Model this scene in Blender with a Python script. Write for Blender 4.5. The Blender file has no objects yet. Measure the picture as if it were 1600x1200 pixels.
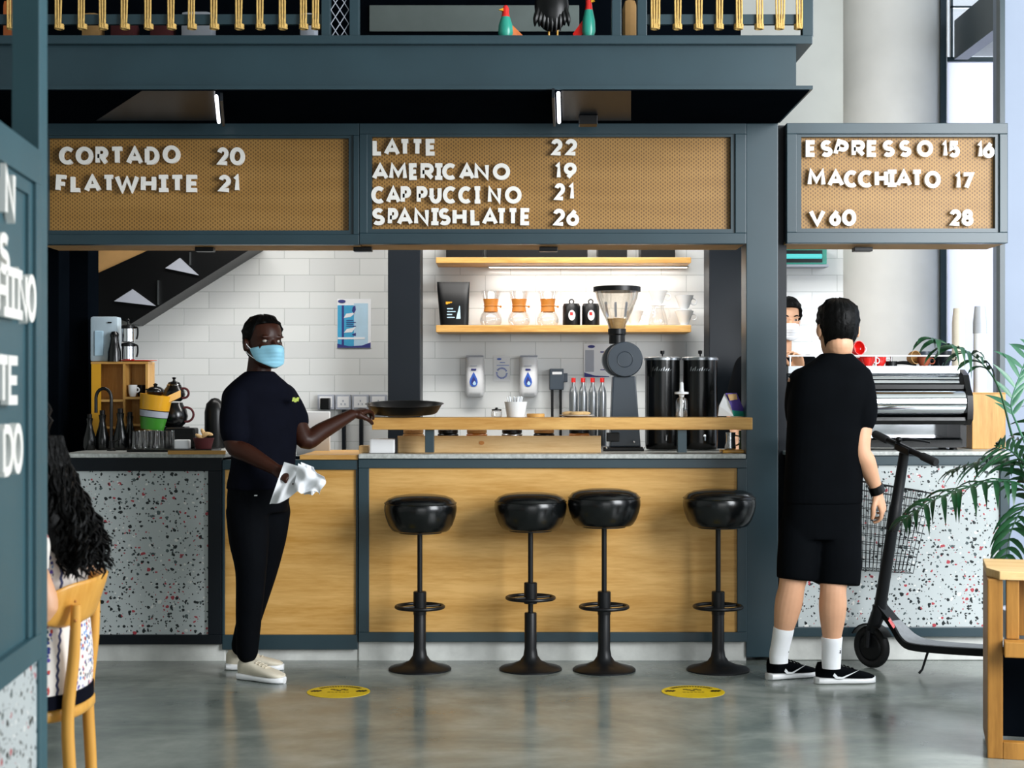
import bpy, bmesh, math, random
from mathutils import Vector, Matrix, Euler
from math import sin, cos, pi, radians, atan2, sqrt

random.seed(7)
SC = bpy.context.scene
COL = SC.collection

# ------------------------------------------------------------------ camera
F = 2374.0            # focal length in pixels for a 1600 px wide frame
H = 1.28              # eye height
HZ = 618.0            # horizon row
cam_d = bpy.data.cameras.new('camera')
cam = bpy.data.objects.new('camera', cam_d)
COL.objects.link(cam)
cam.location = (0, 0, H)
cam.rotation_euler = (radians(90), 0, 0)
cam_d.sensor_width = 36.0
cam_d.lens = 36.0 * F / 1600.0
cam_d.shift_y = (HZ - 600.0) / 1600.0
cam_d.clip_end = 100
cam_d.dof.use_dof = True
cam_d.dof.focus_distance = 7.2
cam_d.dof.aperture_fstop = 5.0
SC.camera = cam

# ------------------------------------------------------------------ world and light
wd = bpy.data.worlds.new('daylight')
SC.world = wd
wd.use_nodes = True
bg = wd.node_tree.nodes['Background']
bg.inputs[0].default_value = (0.80, 0.90, 1.0, 1)
bg.inputs[1].default_value = 0.85

SC.view_settings.view_transform = 'Standard'
SC.view_settings.look = 'None'
SC.view_settings.exposure = 0.22
SC.view_settings.gamma = 1.0
SC.view_settings.use_curve_mapping = False


def area(name, loc, target, sx, sy, power, col=(1, 1, 1), spread=None):
    d = bpy.data.lights.new(name, 'AREA')
    d.shape = 'RECTANGLE'
    d.size, d.size_y, d.energy, d.color = sx, sy, power, col
    if spread:
        d.spread = radians(spread)
    o = bpy.data.objects.new(name, d)
    COL.objects.link(o)
    o.location = loc
    o.rotation_euler = (Vector(target) - Vector(loc)).to_track_quat('-Z', 'Y').to_euler()
    return o


# tall shop windows to the right of and behind the camera
area('window_daylight', (3.8, 3.2, 2.5), (0.6, 7.3, 1.2), 2.4, 2.8, 325, (0.94, 0.97, 1.0))
area('side_window_daylight', (6.0, 6.2, 2.3), (1.5, 7.6, 1.2), 2.4, 3.0, 60, (0.90, 0.95, 1.0))
area('front_window_daylight', (1.2, -4.5, 1.75), (0.6, 7.3, 1.3), 5.0, 3.3, 95, (0.96, 0.98, 1.0))
area('daylight_behind_blind', (3.2, 10.6, 2.4), (3.0, 9.1, 2.0), 2.5, 4.0, 170, (0.95, 0.97, 1.0))
# kitchen ceiling lamps
area('kitchen_lamp', (-0.9, 7.95, 2.72), (-0.9, 9.0, 0.6), 2.2, 0.4, 32, (1.0, 0.97, 0.93))
area('kitchen_lamp_near_machine', (0.5, 7.85, 2.72), (0.4, 9.1, 1.1), 1.2, 0.4, 36, (1.0, 0.98, 0.95))


def W(px, py, D):
    """world point seen at photo pixel (px, py) at distance D"""
    return Vector(((px - 800.0) * D / F, D, H - (py - HZ) * D / F))


def FL(px, py):
    """floor point seen at a photo pixel"""
    D = F * H / (py - HZ)
    return Vector(((px - 800.0) * D / F, D, 0.0))


# ------------------------------------------------------------------ materials
def lin(hexs):
    hexs = hexs.lstrip('#')
    out = []
    for i in (0, 2, 4):
        c = int(hexs[i:i + 2], 16) / 255.0
        out.append(c / 12.92 if c <= 0.04045 else ((c + 0.055) / 1.055) ** 2.4)
    return (out[0], out[1], out[2], 1.0)


class NT:
    def __init__(self, m):
        self.nt = m.node_tree
        self.b = self.nt.nodes['Principled BSDF']

    def n(self, typ, **kw):
        nd = self.nt.nodes.new(typ)
        for k, v in kw.items():
            setattr(nd, k, v)
        return nd

    def l(self, a, b):
        self.nt.links.new(a, b)

    def math(self, op, a, b=None, c=None):
        nd = self.n('ShaderNodeMath', operation=op)
        for i, x in enumerate((a, b, c)):
            if x is None:
                continue
            if isinstance(x, (int, float)):
                nd.inputs[i].default_value = x
            else:
                self.l(x, nd.inputs[i])
        return nd.outputs[0]

    def mix(self, fac, a, b):
        nd = self.n('ShaderNodeMix', data_type='RGBA')
        for i, x in ((0, fac), (6, a), (7, b)):
            if isinstance(x, (int, float)):
                nd.inputs[i].default_value = x
            elif isinstance(x, tuple):
                nd.inputs[i].default_value = x
            else:
                self.l(x, nd.inputs[i])
        return nd.outputs[2]

    def ramp(self, fac, stops, interp='LINEAR'):
        nd = self.n('ShaderNodeValToRGB')
        cr = nd.color_ramp
        cr.interpolation = interp
        while len(cr.elements) < len(stops):
            cr.elements.new(0.5)
        for e, (p, c) in zip(cr.elements, stops):
            e.position = p
            e.color = c if isinstance(c, tuple) else (c, c, c, 1)
        self.l(fac, nd.inputs[0])
        return nd.outputs[0]

    def coord(self, scale=(1, 1, 1), loc=(0, 0, 0), kind='Object'):
        tc = self.n('ShaderNodeTexCoord')
        mp = self.n('ShaderNodeMapping')
        mp.inputs['Scale'].default_value = scale
        mp.inputs['Location'].default_value = loc
        self.l(tc.outputs[kind], mp.inputs[0])
        return mp.outputs[0]

    def noise(self, vec, scale, detail=3, rough=0.5):
        nd = self.n('ShaderNodeTexNoise')
        nd.inputs['Scale'].default_value = scale
        nd.inputs['Detail'].default_value = detail
        nd.inputs['Roughness'].default_value = rough
        self.l(vec, nd.inputs['Vector'])
        return nd

    def bump(self, height, strength=0.3, dist=0.01):
        nd = self.n('ShaderNodeBump')
        nd.inputs['Strength'].default_value = strength
        nd.inputs['Distance'].default_value = dist
        self.l(height, nd.inputs['Height'])
        self.l(nd.outputs[0], self.b.inputs['Normal'])


def mat(name, hexs, rough=0.5, metal=0.0, var=0.08, vscale=6.0, bump=0.0, bscale=60.0, spec=0.5, trans=0.0, coat=0.0, emit=None, estr=0.0, sheen=0.0, ior=None):
    m = bpy.data.materials.new(name)
    m.use_nodes = True
    t = NT(m)
    c = lin(hexs)
    if var > 0:
        v = t.coord()
        nz = t.noise(v, vscale, 4, 0.55)
        lo = tuple(x * (1 - var) for x in c[:3]) + (1,)
        hi = tuple(min(1, x * (1 + var)) for x in c[:3]) + (1,)
        t.l(t.ramp(nz.outputs[0], [(0.3, lo), (0.7, hi)]), t.b.inputs['Base Color'])
    else:
        t.b.inputs['Base Color'].default_value = c
    if bump > 0:
        v2 = t.coord()
        nz2 = t.noise(v2, bscale, 3, 0.5)
        t.bump(nz2.outputs[0], bump, 0.004)
    t.b.inputs['Roughness'].default_value = rough
    t.b.inputs['Metallic'].default_value = metal
    t.b.inputs['Specular IOR Level'].default_value = spec
    t.b.inputs['Transmission Weight'].default_value = trans
    t.b.inputs['Coat Weight'].default_value = coat
    t.b.inputs['Coat Roughness'].default_value = 0.08
    if sheen:
        t.b.inputs['Sheen Weight'].default_value = sheen
    if ior:
        t.b.inputs['IOR'].default_value = ior
    if emit:
        t.b.inputs['Emission Color'].default_value = lin(emit)
        t.b.inputs['Emission Strength'].default_value = estr
    return m


def wood(name, c0, c1, rough=0.45, axis='X', scale=1.0, spec=0.4):
    m = bpy.data.materials.new(name)
    m.use_nodes = True
    t = NT(m)
    s = {'X': (0.9, 9, 9), 'Z': (9, 9, 0.9), 'Y': (9, 0.9, 9)}[axis]
    v = t.coord(tuple(x * scale for x in s))
    n1 = t.noise(v, 1.6, 5, 0.6)
    n1.inputs['Distortion'].default_value = 0.6
    v2 = t.coord(tuple(x * scale * 5 for x in s))
    n2 = t.noise(v2, 2.2, 4, 0.6)
    f = t.math('ADD', t.math('MULTIPLY', n1.outputs[0], 0.7), t.math('MULTIPLY', n2.outputs[0], 0.3))
    t.l(t.ramp(f, [(0.34, lin(c0)), (0.62, lin(c1))]), t.b.inputs['Base Color'])
    t.b.inputs['Roughness'].default_value = rough
    t.b.inputs['Specular IOR Level'].default_value = spec
    t.bump(f, 0.08, 0.003)
    return m


def glassmat(name, col=(1, 1, 1, 1), rough=0.0, ior=1.45, mixt=0.6):
    """thin clear glass: part see-through, part glossy"""
    m = bpy.data.materials.new(name)
    m.use_nodes = True
    nt = m.node_tree
    nt.nodes.remove(nt.nodes['Principled BSDF'])
    out = nt.nodes['Material Output']
    tr = nt.nodes.new('ShaderNodeBsdfTransparent')
    tr.inputs[0].default_value = col
    gl = nt.nodes.new('ShaderNodeBsdfGlossy')
    gl.inputs['Roughness'].default_value = max(rough, 0.03)
    lw = nt.nodes.new('ShaderNodeLayerWeight')
    lw.inputs[0].default_value = 0.25
    mx = nt.nodes.new('ShaderNodeMixShader')
    ma = nt.nodes.new('ShaderNodeMath')
    ma.operation = 'MULTIPLY_ADD'
    ma.inputs[1].default_value = mixt
    ma.inputs[2].default_value = 0.04
    nt.links.new(lw.outputs['Facing'], ma.inputs[0])
    nt.links.new(ma.outputs[0], mx.inputs[0])
    nt.links.new(tr.outputs[0], mx.inputs[1])
    nt.links.new(gl.outputs[0], mx.inputs[2])
    nt.links.new(mx.outputs[0], out.inputs[0])
    return m


def tilemat():
    m = bpy.data.materials.new('white_metro_tile')
    m.use_nodes = True
    t = NT(m)
    tc = t.n('ShaderNodeTexCoord')
    sp = t.n('ShaderNodeSeparateXYZ')
    t.l(tc.outputs['Object'], sp.inputs[0])
    cb = t.n('ShaderNodeCombineXYZ')
    t.l(t.math('ADD', sp.outputs[0], 0.0095 + 3.01), cb.inputs[0])
    t.l(t.math('ADD', sp.outputs[2], 0.0995 * 20 - 1.897), cb.inputs[1])
    br = t.n('ShaderNodeTexBrick')
    br.inputs['Scale'].default_value = 1.0
    br.inputs['Brick Width'].default_value = 0.301
    br.inputs['Row Height'].default_value = 0.0997
    br.inputs['Mortar Size'].default_value = 0.0022
    br.inputs['Mortar Smooth'].default_value = 0.25
    br.inputs['Color1'].default_value = lin('#dcdedc')
    br.inputs['Color2'].default_value = lin('#d2d4d3')
    br.inputs['Mortar'].default_value = lin('#b4b8b6')
    t.l(cb.outputs[0], br.inputs[0])
    t.l(br.outputs[0], t.b.inputs['Base Color'])
    nz = t.noise(tc.outputs['Object'], 7.0, 2)
    hgt = t.math('ADD', t.math('MULTIPLY', br.outputs[1], -1.0), t.math('MULTIPLY', nz.outputs[0], 0.35))
    t.bump(hgt, 0.35, 0.004)
    t.b.inputs['Roughness'].default_value = 0.12
    return m


def terrazzo(name, base):
    m = bpy.data.materials.new(name)
    m.use_nodes = True
    t = NT(m)
    tc = t.n('ShaderNodeTexCoord')
    nz = t.noise(tc.outputs['Object'], 45.0, 2)
    off = t.n('ShaderNodeVectorMath', operation='SCALE')
    off.inputs['Scale'].default_value = 0.016
    t.l(nz.outputs['Color'], off.inputs[0])
    ad = t.n('ShaderNodeVectorMath', operation='ADD')
    t.l(tc.outputs['Object'], ad.inputs[0])
    t.l(off.outputs[0], ad.inputs[1])
    sp = t.n('ShaderNodeSeparateXYZ')
    t.l(ad.outputs[0], sp.inputs[0])
    cb = t.n('ShaderNodeCombineXYZ')
    t.l(t.math('ADD', sp.outputs[0], sp.outputs[1]), cb.inputs[0])
    t.l(sp.outputs[2], cb.inputs[1])
    big = t.noise(tc.outputs['Object'], 1.2, 3)
    cur = t.ramp(big.outputs[0], [(0.3, tuple(x * 0.93 for x in lin(base)[:3]) + (1,)), (0.7, lin(base))])
    for sc, rmax, prob, seed in ((44, 0.42, 0.34, 0.0), (85, 0.50, 0.30, 3.7), (26, 0.24, 0.20, 9.1)):
        vo = t.n('ShaderNodeTexVoronoi', voronoi_dimensions='2D')
        vo.inputs['Scale'].default_value = sc
        mp = t.n('ShaderNodeMapping')
        mp.inputs['Location'].default_value = (seed, seed * 0.7, 0)
        t.l(cb.outputs[0], mp.inputs[0])
        t.l(mp.outputs[0], vo.inputs['Vector'])
        sc3 = t.n('ShaderNodeSeparateColor')
        t.l(vo.outputs['Color'], sc3.inputs[0])
        rad = t.math('MULTIPLY', sc3.outputs[0], rmax)
        inside = t.math('LESS_THAN', vo.outputs['Distance'], rad)
        keep = t.math('LESS_THAN', sc3.outputs[1], prob)
        msk = t.math('MULTIPLY', inside, keep)
        colr = t.ramp(sc3.outputs[2], [(0.0, lin('#1a2224')), (0.56, lin('#4d5a5c')), (0.72, lin('#b3424c')), (0.86, lin('#e6e6e2'))], 'CONSTANT')
        cur = t.mix(msk, cur, colr)
    t.l(cur, t.b.inputs['Base Color'])
    t.b.inputs['Roughness'].default_value = 0.28
    return m


def perforated():
    """ochre board behind a fine gold mesh"""
    m = bpy.data.materials.new('gold_perforated_mesh')
    m.use_nodes = True
    t = NT(m)
    tc = t.n('ShaderNodeTexCoord')
    sp = t.n('ShaderNodeSeparateXYZ')
    t.l(tc.outputs['Object'], sp.inputs[0])
    kx = 2 * pi / 0.0115
    kz = 2 * pi / 0.0185
    a = t.math('MULTIPLY', sp.outputs[0], kx)
    b = t.math('MULTIPLY', sp.outputs[2], kz)
    a2 = t.math('MULTIPLY', a, 0.5)
    h = t.math('ADD', t.math('COSINE', a), t.math('ADD', t.math('COSINE', t.math('ADD', a2, b)), t.math('COSINE', t.math('SUBTRACT', a2, b))))
    v = t.coord((0.7, 5, 5))
    nz = t.noise(v, 2.0, 4, 0.6)
    light = t.ramp(nz.outputs[0], [(0.3, lin('#946c30')), (0.7, lin('#a57d42'))])
    dark = t.ramp(nz.outputs[0], [(0.3, lin('#5f4016')), (0.7, lin('#6e4d1e'))])
    f = t.ramp(t.math('MULTIPLY_ADD', h, 0.2, 0.4), [(0.38, 0.0), (0.72, 1.0)])
    t.l(t.mix(f, light, dark), t.b.inputs['Base Color'])
    t.b.inputs['Roughness'].default_value = 0.5
    return m


def floormat():
    m = bpy.data.materials.new('polished_concrete')
    m.use_nodes = True
    t = NT(m)
    v = t.coord((1, 1.6, 1))
    n1 = t.noise(v, 1.1, 6, 0.62)
    n1.inputs['Distortion'].default_value = 0.8
    v2 = t.coord((1, 1, 1), (4, 2, 0))
    n2 = t.noise(v2, 5.0, 5, 0.6)
    f = t.math('ADD', t.math('MULTIPLY', n1.outputs[0], 0.72), t.math('MULTIPLY', n2.outputs[0], 0.28))
    t.l(t.ramp(f, [(0.30, lin('#525d5b')), (0.5, lin('#7c837d')), (0.68, lin('#a1a69e'))]), t.b.inputs['Base Color'])
    t.l(t.ramp(n2.outputs[0], [(0.3, 0.13), (0.7, 0.26)]), t.b.inputs['Roughness'])
    t.b.inputs['Specular IOR Level'].default_value = 0.6
    t.bump(f, 0.04, 0.01)
    return m


M = {}
M['floor'] = floormat()
M['tile'] = tilemat()
M['terrazzo'] = terrazzo('grey_terrazzo', '#c3caca')
M['mesh'] = perforated()
M['steel'] = mat('blue_grey_painted_steel', '#273c44', 0.36, 0, 0.12, 2.5)
M['steel_dark'] = mat('dark_blue_painted_steel', '#0b1219', 0.4, 0, 0.10, 2.5, spec=0.3)
M['kiosk'] = mat('teal_painted_steel', '#33565f', 0.4, 0, 0.08, 3.0, bump=0.05)
M['black_wall'] = mat('near_black_board', '#070b10', 0.8, 0, 0.15, spec=0.0)
M['black'] = mat('black_plastic', '#070809', 0.35, 0, 0.1, spec=0.3)
M['black_metal'] = mat('black_powder_coat', '#0c0e11', 0.42, 0.0, 0.1, spec=0.3)
M['leather'] = mat('black_vinyl', '#090b0c', 0.22, 0, 0.1, 9, bump=0.08, bscale=25)
M['oak'] = wood('oak_board', '#b47f38', '#dcae66', 0.42)
M['oak_panel'] = wood('oak_panel', '#c08c3f', '#dfb069', 0.45)
M['oak_shaded'] = wood('shaded_oak', '#84581f', '#ad7a36', 0.45, 'Z')  # oak darkened, the shelf unit's shadow put into its colour
M['oak_v'] = wood('oak_upright', '#b07c36', '#d4a55c', 0.42, 'Z')
M['pine'] = wood('pale_pine', '#c99d61', '#e6c48e', 0.5)
M['beech'] = wood('varnished_beech', '#c98b34', '#e0a850', 0.32, 'Z', 0.6)
M['stone'] = mat('speckled_stone', '#b5b8b4', 0.35, 0, 0.25, 60)
M['concrete'] = mat('cast_concrete', '#e0ded8', 0.7, 0, 0.08, 2.2, bump=0.15, bscale=14)
M['plinth'] = mat('rough_concrete', '#d2d3ce', 0.75, 0, 0.16, 7, bump=0.4, bscale=22)
M['plaster'] = mat('grey_plaster', '#c3c5bf', 0.8, 0, 0.08, 2)
M['lavender'] = mat('pale_painted_wall', '#98a3b6', 0.7, 0, 0.04, 2)
M['white'] = mat('white_plastic', '#e8e9ea', 0.3, 0, 0.03)
M['letter'] = mat('white_acrylic_letter', '#f4f1ea', 0.4, 0, 0.02)
M['paper'] = mat('white_paper', '#eceef0', 0.7, 0, 0.03)
M['glass'] = glassmat('clear_glass')
M['smoke'] = glassmat('clear_plastic', (0.93, 0.92, 0.9, 1), 0.05, 1.4, 0.7)
M['clear_plastic'] = mat('cloudy_cup_plastic', '#b4b8be', 0.25, 0, 0.05)
M['chrome'] = mat('polished_chrome', '#d7dade', 0.08, 1.0, 0.02)
M['brushed'] = mat('brushed_steel', '#a9adb0', 0.28, 1.0, 0.08, 20)
M['grinder'] = mat('dark_grey_enamel', '#35404b', 0.35, 0, 0.05)
M['red'] = mat('red_gloss', '#d9221c', 0.2, 0, 0.05, coat=0.5)
M['yellow'] = mat('yellow_enamel', '#e0a322', 0.3, 0, 0.05)
M['green'] = mat('green_enamel', '#3f8a2c', 0.3, 0, 0.1)
M['blue'] = mat('royal_blue', '#2458b8', 0.3, 0, 0.05)
M['navy'] = mat('dark_navy_print', '#2a2f7a', 0.5, 0, 0.05)
M['cyan'] = mat('cyan_print', '#3aa3cf', 0.5, 0, 0.12, 12)
M['skyblue'] = mat('pale_blue_print', '#b4d3e6', 0.5, 0, 0.08, 10)
M['grey_print'] = mat('grey_print', '#a9aeb9', 0.6, 0, 0.06)
M['rope'] = mat('natural_rope', '#d0ab63', 0.8, 0, 0.2, 60, bump=0.6, bscale=120)
M['skin_dark'] = mat('deep_brown_skin', '#34190f', 0.42, 0, 0.10, 9, spec=0.25)
M['skin_tan'] = mat('tan_skin', '#d3a07e', 0.5, 0, 0.08, 9)
M['skin_light'] = mat('light_skin', '#d3a07c', 0.5, 0, 0.06, 9)
M['navy_cloth'] = mat('navy_jersey', '#090b15', 0.85, 0, 0.15, 14, bump=0.25, bscale=16, spec=0.06)
M['black_cloth'] = mat('black_jersey', '#05070a', 0.85, 0, 0.15, 14, bump=0.25, bscale=16, spec=0.05)
M['denim'] = mat('black_denim', '#05070b', 0.8, 0, 0.25, 8, bump=0.25, bscale=18, spec=0.06)
M['hair'] = mat('black_hair', '#040404', 0.5, 0, 0.2, 40, bump=0.5, bscale=90, spec=0.12)
M['mask_blue'] = mat('pale_blue_mask', '#8fc9df', 0.75, 0, 0.04, 20, bump=0.1)
M['cloth'] = mat('white_cotton', '#e9ebee', 0.85, 0, 0.05, 10, bump=0.2, bscale=30)
M['cream'] = mat('cream_canvas', '#d8cfbb', 0.75, 0, 0.08, 20)
M['tan'] = mat('tan_suede', '#c2a372', 0.8, 0, 0.08, 20)
M['eye'] = mat('eye_white', '#c2b9b0', 0.25, 0, 0.0)
M['iris'] = mat('dark_iris', '#120b08', 0.15, 0, 0.0)
M['lip'] = mat('lip', '#8f5348', 0.5, 0, 0.05)
M['leaf'] = mat('palm_leaf', '#174425', 0.38, 0, 0.35, 7)
M['leaf_pale'] = mat('pale_palm_leaf', '#3a6a50', 0.38, 0, 0.2, 7)
M['stem'] = mat('palm_stem', '#2f4a26', 0.5, 0, 0.2, 9)
M['sticker'] = mat('yellow_floor_sticker', '#d8b813', 0.4, 0, 0.08, 20)
M['rubber'] = mat('black_rubber', '#101113', 0.7, 0, 0.1)
M['deck'] = mat('grey_grip_rubber', '#8b8e91', 0.75, 0, 0.1, 30, bump=0.4, bscale=150)
M['lamp'] = mat('lamp_tube', '#ffffff', 0.5, 0, 0, emit='#f4f6ff', estr=3.0)
M['led'] = mat('led_strip', '#ffffff', 0.5, 0, 0, emit='#fff3e2', estr=3.0)
M['screen'] = mat('turquoise_display', '#20504f', 0.3, 0, 0, emit='#5fe0e0', estr=0.8)
M['cardboard'] = mat('kraft_cardboard', '#b28a55', 0.8, 0, 0.08, 12)
M['amber'] = mat('caramel_wood_collar', '#b9752b', 0.4, 0, 0.12, 20)
M['porcelain'] = mat('white_porcelain', '#e3e5e6', 0.15, 0, 0.02)
M['darkred'] = mat('dark_red_fabric', '#4c1418', 0.8, 0, 0.2)
M['rust'] = mat('rust_red_board', '#8a3f22', 0.6, 0, 0.15)
M['orange'] = mat('orange_lacquer', '#d9702a', 0.4, 0, 0.1)
M['teal'] = mat('teal_lacquer', '#2d9a86', 0.3, 0, 0.1)
M['grey_board'] = mat('grey_painted_board', '#68726f', 0.7, 0, 0.08)
M['purple'] = mat('violet_print', '#5a45a0', 0.5, 0, 0.1)


# ------------------------------------------------------------------ mesh building
def cat_rom(pts, sub):
    """Catmull-Rom through tuples of any length"""
    n = len(pts)
    out = []
    for i in range(n - 1):
        p0, p1, p2, p3 = pts[max(i - 1, 0)], pts[i], pts[i + 1], pts[min(i + 2, n - 1)]
        for k in range(sub):
            t = k / sub
            out.append(tuple(0.5 * (2 * b + (c - a) * t + (2 * a - 5 * b + 4 * c - d) * t * t + (3 * b - a - 3 * c + d) * t ** 3)
                             for a, b, c, d in zip(p0, p1, p2, p3)))
    out.append(tuple(pts[-1]))
    return out


ORIGIN = {}


class MB:
    def __init__(self):
        self.v, self.f = [], []

    def add(self, vs, fs):
        o = len(self.v)
        self.v += [Vector(p) for p in vs]
        self.f += [tuple(i + o for i in q) for q in fs]
        return self

    def box(self, x0, x1, y0, y1, z0, z1, b=0.0):
        x0, x1 = min(x0, x1), max(x0, x1)
        y0, y1 = min(y0, y1), max(y0, y1)
        z0, z1 = min(z0, z1), max(z0, z1)
        vs = [(x, y, z) for x in (x0, x1) for y in (y0, y1) for z in (z0, z1)]
        fs = [(0, 1, 3, 2), (4, 6, 7, 5), (0, 4, 5, 1), (2, 3, 7, 6), (0, 2, 6, 4), (1, 5, 7, 3)]
        if b <= 0:
            return self.add(vs, fs)
        bm = bmesh.new()
        bv = [bm.verts.new(p) for p in vs]
        for q in fs:
            bm.faces.new([bv[i] for i in q])
        b = min(b, 0.45 * min(x1 - x0, y1 - y0, z1 - z0))
        bmesh.ops.bevel(bm, geom=bm.edges[:], offset=b, segments=2, profile=0.6, affect='EDGES')
        bm.verts.index_update()
        r = self.add([v.co.copy() for v in bm.verts], [[v.index for v in f.verts] for f in bm.faces])
        bm.free()
        return r

    def pbox(self, px0, py0, px1, py1, D, depth, b=0.0):
        """box whose front face covers a pixel rectangle at distance D"""
        a, c = W(px0, py0, D), W(px1, py1, D)
        return self.box(a.x, c.x, D, D + depth, c.z, a.z, b)

    def obox(self, c, ax, ay, az, b=0.0):
        """oriented box: centre and three half-axis vectors"""
        t = MB().box(-1, 1, -1, 1, -1, 1)
        c, ax, ay, az = Vector(c), Vector(ax), Vector(ay), Vector(az)
        t.v = [c + ax * p.x + ay * p.y + az * p.z for p in t.v]
        return self.add(t.v, t.f)

    def ring_loft(self, rings, closed=False, caps=True):
        n = len(rings[0])
        vs = [p for r in rings for p in r]
        fs = []
        m = len(rings)
        for i in range(m if closed else m - 1):
            j = (i + 1) % m
            for k in range(n):
                l = (k + 1) % n
                fs.append((i * n + k, i * n + l, j * n + l, j * n + k))
        if caps and not closed:
            fs.append(tuple(range(n - 1, -1, -1)))
            fs.append(tuple((m - 1) * n + k for k in range(n)))
        return self.add(vs, fs)

    def lathe(self, prof, c=(0, 0, 0), n=28, rot=None, caps=True, sx=1.0, sy=1.0):
        c = Vector(c)
        rings = []
        for r, z in prof:
            ring = []
            for k in range(n):
                p = Vector((max(r, 1e-4) * cos(2 * pi * k / n) * sx, max(r, 1e-4) * sin(2 * pi * k / n) * sy, z))
                if rot:
                    p = rot @ p
                ring.append(c + p)
            rings.append(ring)
        return self.ring_loft(rings, caps=caps)

    def shell(self, prof, c, t=0.002, n=28, rot=None):
        """open vessel with a wall thickness"""
        inner = [(max(r - t, 1e-4), z) for r, z in reversed(prof)]
        inner[-1] = (inner[-1][0], inner[-1][1] + t)
        return self.lathe(list(prof) + inner, c, n, rot)

    def tube(self, path, r, n=8, closed=False, sub=0, flat=None):
        pts = [Vector(p) for p in path]
        rs = r if isinstance(r, (list, tuple)) else [r] * len(pts)
        if sub:
            q = cat_rom([tuple(p) + (rr,) for p, rr in zip(pts, rs)], sub)
            pts, rs = [Vector(x[:3]) for x in q], [x[3] for x in q]
        m = len(pts)
        rings = []
        up = None
        for i in range(m):
            a = pts[(i - 1) % m] if (closed or i > 0) else pts[i]
            b = pts[(i + 1) % m] if (closed or i < m - 1) else pts[i]
            d = (b - a)
            if d.length < 1e-9:
                d = Vector((0, 0, 1))
            d.normalize()
            if up is None:
                up = Vector((0, 0, 1)) if abs(d.z) < 0.9 else Vector((1, 0, 0))
            s = d.cross(up)
            if s.length < 1e-6:
                s = d.cross(Vector((0, 1, 0)))
            s.normalize()
            up = s.cross(d).normalized()
            f2 = flat if flat else 1.0
            rings.append([pts[i] + s * (rs[i] * cos(2 * pi * k / n)) + up * (rs[i] * f2 * sin(2 * pi * k / n)) for k in range(n)])
        return self.ring_loft(rings, closed)

    def cyl(self, p0, p1, r0, r1=None, n=20):
        return self.tube([p0, p1], [r0, r0 if r1 is None else r1], n)

    def ell(self, c, rx, ry, rz, rot=None, n=20, m=12):
        c = Vector(c)
        rings = []
        for i in range(m + 1):
            a = -pi / 2 + pi * i / m
            rr = max(cos(a), 0.01)
            ring = []
            for k in range(n):
                p = Vector((rx * rr * cos(2 * pi * k / n), ry * rr * sin(2 * pi * k / n), rz * sin(a)))
                if rot:
                    p = rot @ p
                ring.append(c + p)
            rings.append(ring)
        return self.ring_loft(rings)

    def prism(self, poly, vec):
        """closed 3-D polygon extruded by a vector"""
        vec = Vector(vec)
        a = [Vector(p) for p in poly]
        n = len(a)
        fs = [tuple(range(n)), tuple(range(2 * n - 1, n - 1, -1))]
        fs += [(k, k + n, (k + 1) % n + n, (k + 1) % n) for k in range(n)]
        return self.add(a + [p + vec for p in a], fs)

    def pprism(self, pix, D, depth):
        return self.prism([W(x, y, D) for x, y in pix], (0, depth, 0))

    def torus(self, c, R, r, n=36, m=10, rot=None):
        c = Vector(c)
        pts = []
        for k in range(n):
            p = Vector((R * cos(2 * pi * k / n), R * sin(2 * pi * k / n), 0))
            if rot:
                p = rot @ p
            pts.append(c + p)
        return self.tube(pts, r, m, closed=True)

    def xf(self, mtx):
        self.v = [mtx @ p for p in self.v]
        return self

    def bbox(self):
        return [(min(p[i] for p in self.v), max(p[i] for p in self.v)) for i in range(3)]

    def build(self, name, material, parent=None, smooth=35, bevel=0.0, origin=None, fix=True, mats=None):
        if parent is not None:
            o3 = ORIGIN[parent.name]
        elif origin is not None:
            o3 = Vector(origin)
        else:
            bb = self.bbox()
            o3 = Vector(((bb[0][0] + bb[0][1]) / 2, (bb[1][0] + bb[1][1]) / 2, bb[2][0]))
        me = bpy.data.meshes.new(name)
        me.from_pydata([p - o3 for p in self.v], [], self.f)
        me.update()
        if fix or bevel:
            bm = bmesh.new()
            bm.from_mesh(me)
            bmesh.ops.recalc_face_normals(bm, faces=bm.faces)
            if bevel:
                es = [e for e in bm.edges if len(e.link_faces) == 2 and e.calc_face_angle(0) > 0.6]
                bmesh.ops.bevel(bm, geom=es, offset=bevel, segments=2, profile=0.6, affect='EDGES')
            bm.to_mesh(me)
            bm.free()
        me.materials.append(material)
        if smooth:
            me.polygons.foreach_set('use_smooth', [True] * len(me.polygons))
            me.set_sharp_from_angle(angle=radians(smooth))
        ob = bpy.data.objects.new(name, me)
        COL.objects.link(ob)
        if parent is not None:
            ob.parent = parent
        else:
            ob.location = o3
        ORIGIN[ob.name] = o3.copy()
        return ob

    def solid(self, name, material, parent=None, voxel=0.006, it=4, fac=0.5, origin=None):
        """weld overlapping closed pieces into one continuous smooth surface"""
        ob = self.build(name, material, parent, 0, origin=origin)
        md = ob.modifiers.new('weld', 'REMESH')
        md.mode = 'VOXEL'
        md.voxel_size = voxel
        md.use_smooth_shade = True
        if it:
            sm = ob.modifiers.new('soft', 'SMOOTH')
            sm.factor = fac
            sm.iterations = it
        bpy.context.view_layer.update()
        dg = bpy.context.evaluated_depsgraph_get()
        ev = ob.evaluated_get(dg)
        me = bpy.data.meshes.new_from_object(ev)
        ob.modifiers.clear()
        old = ob.data
        ob.data = me
        bpy.data.meshes.remove(old)
        me.name = name
        if not me.materials:
            me.materials.append(material)
        me.polygons.foreach_set('use_smooth', [True] * len(me.polygons))
        return ob


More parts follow.
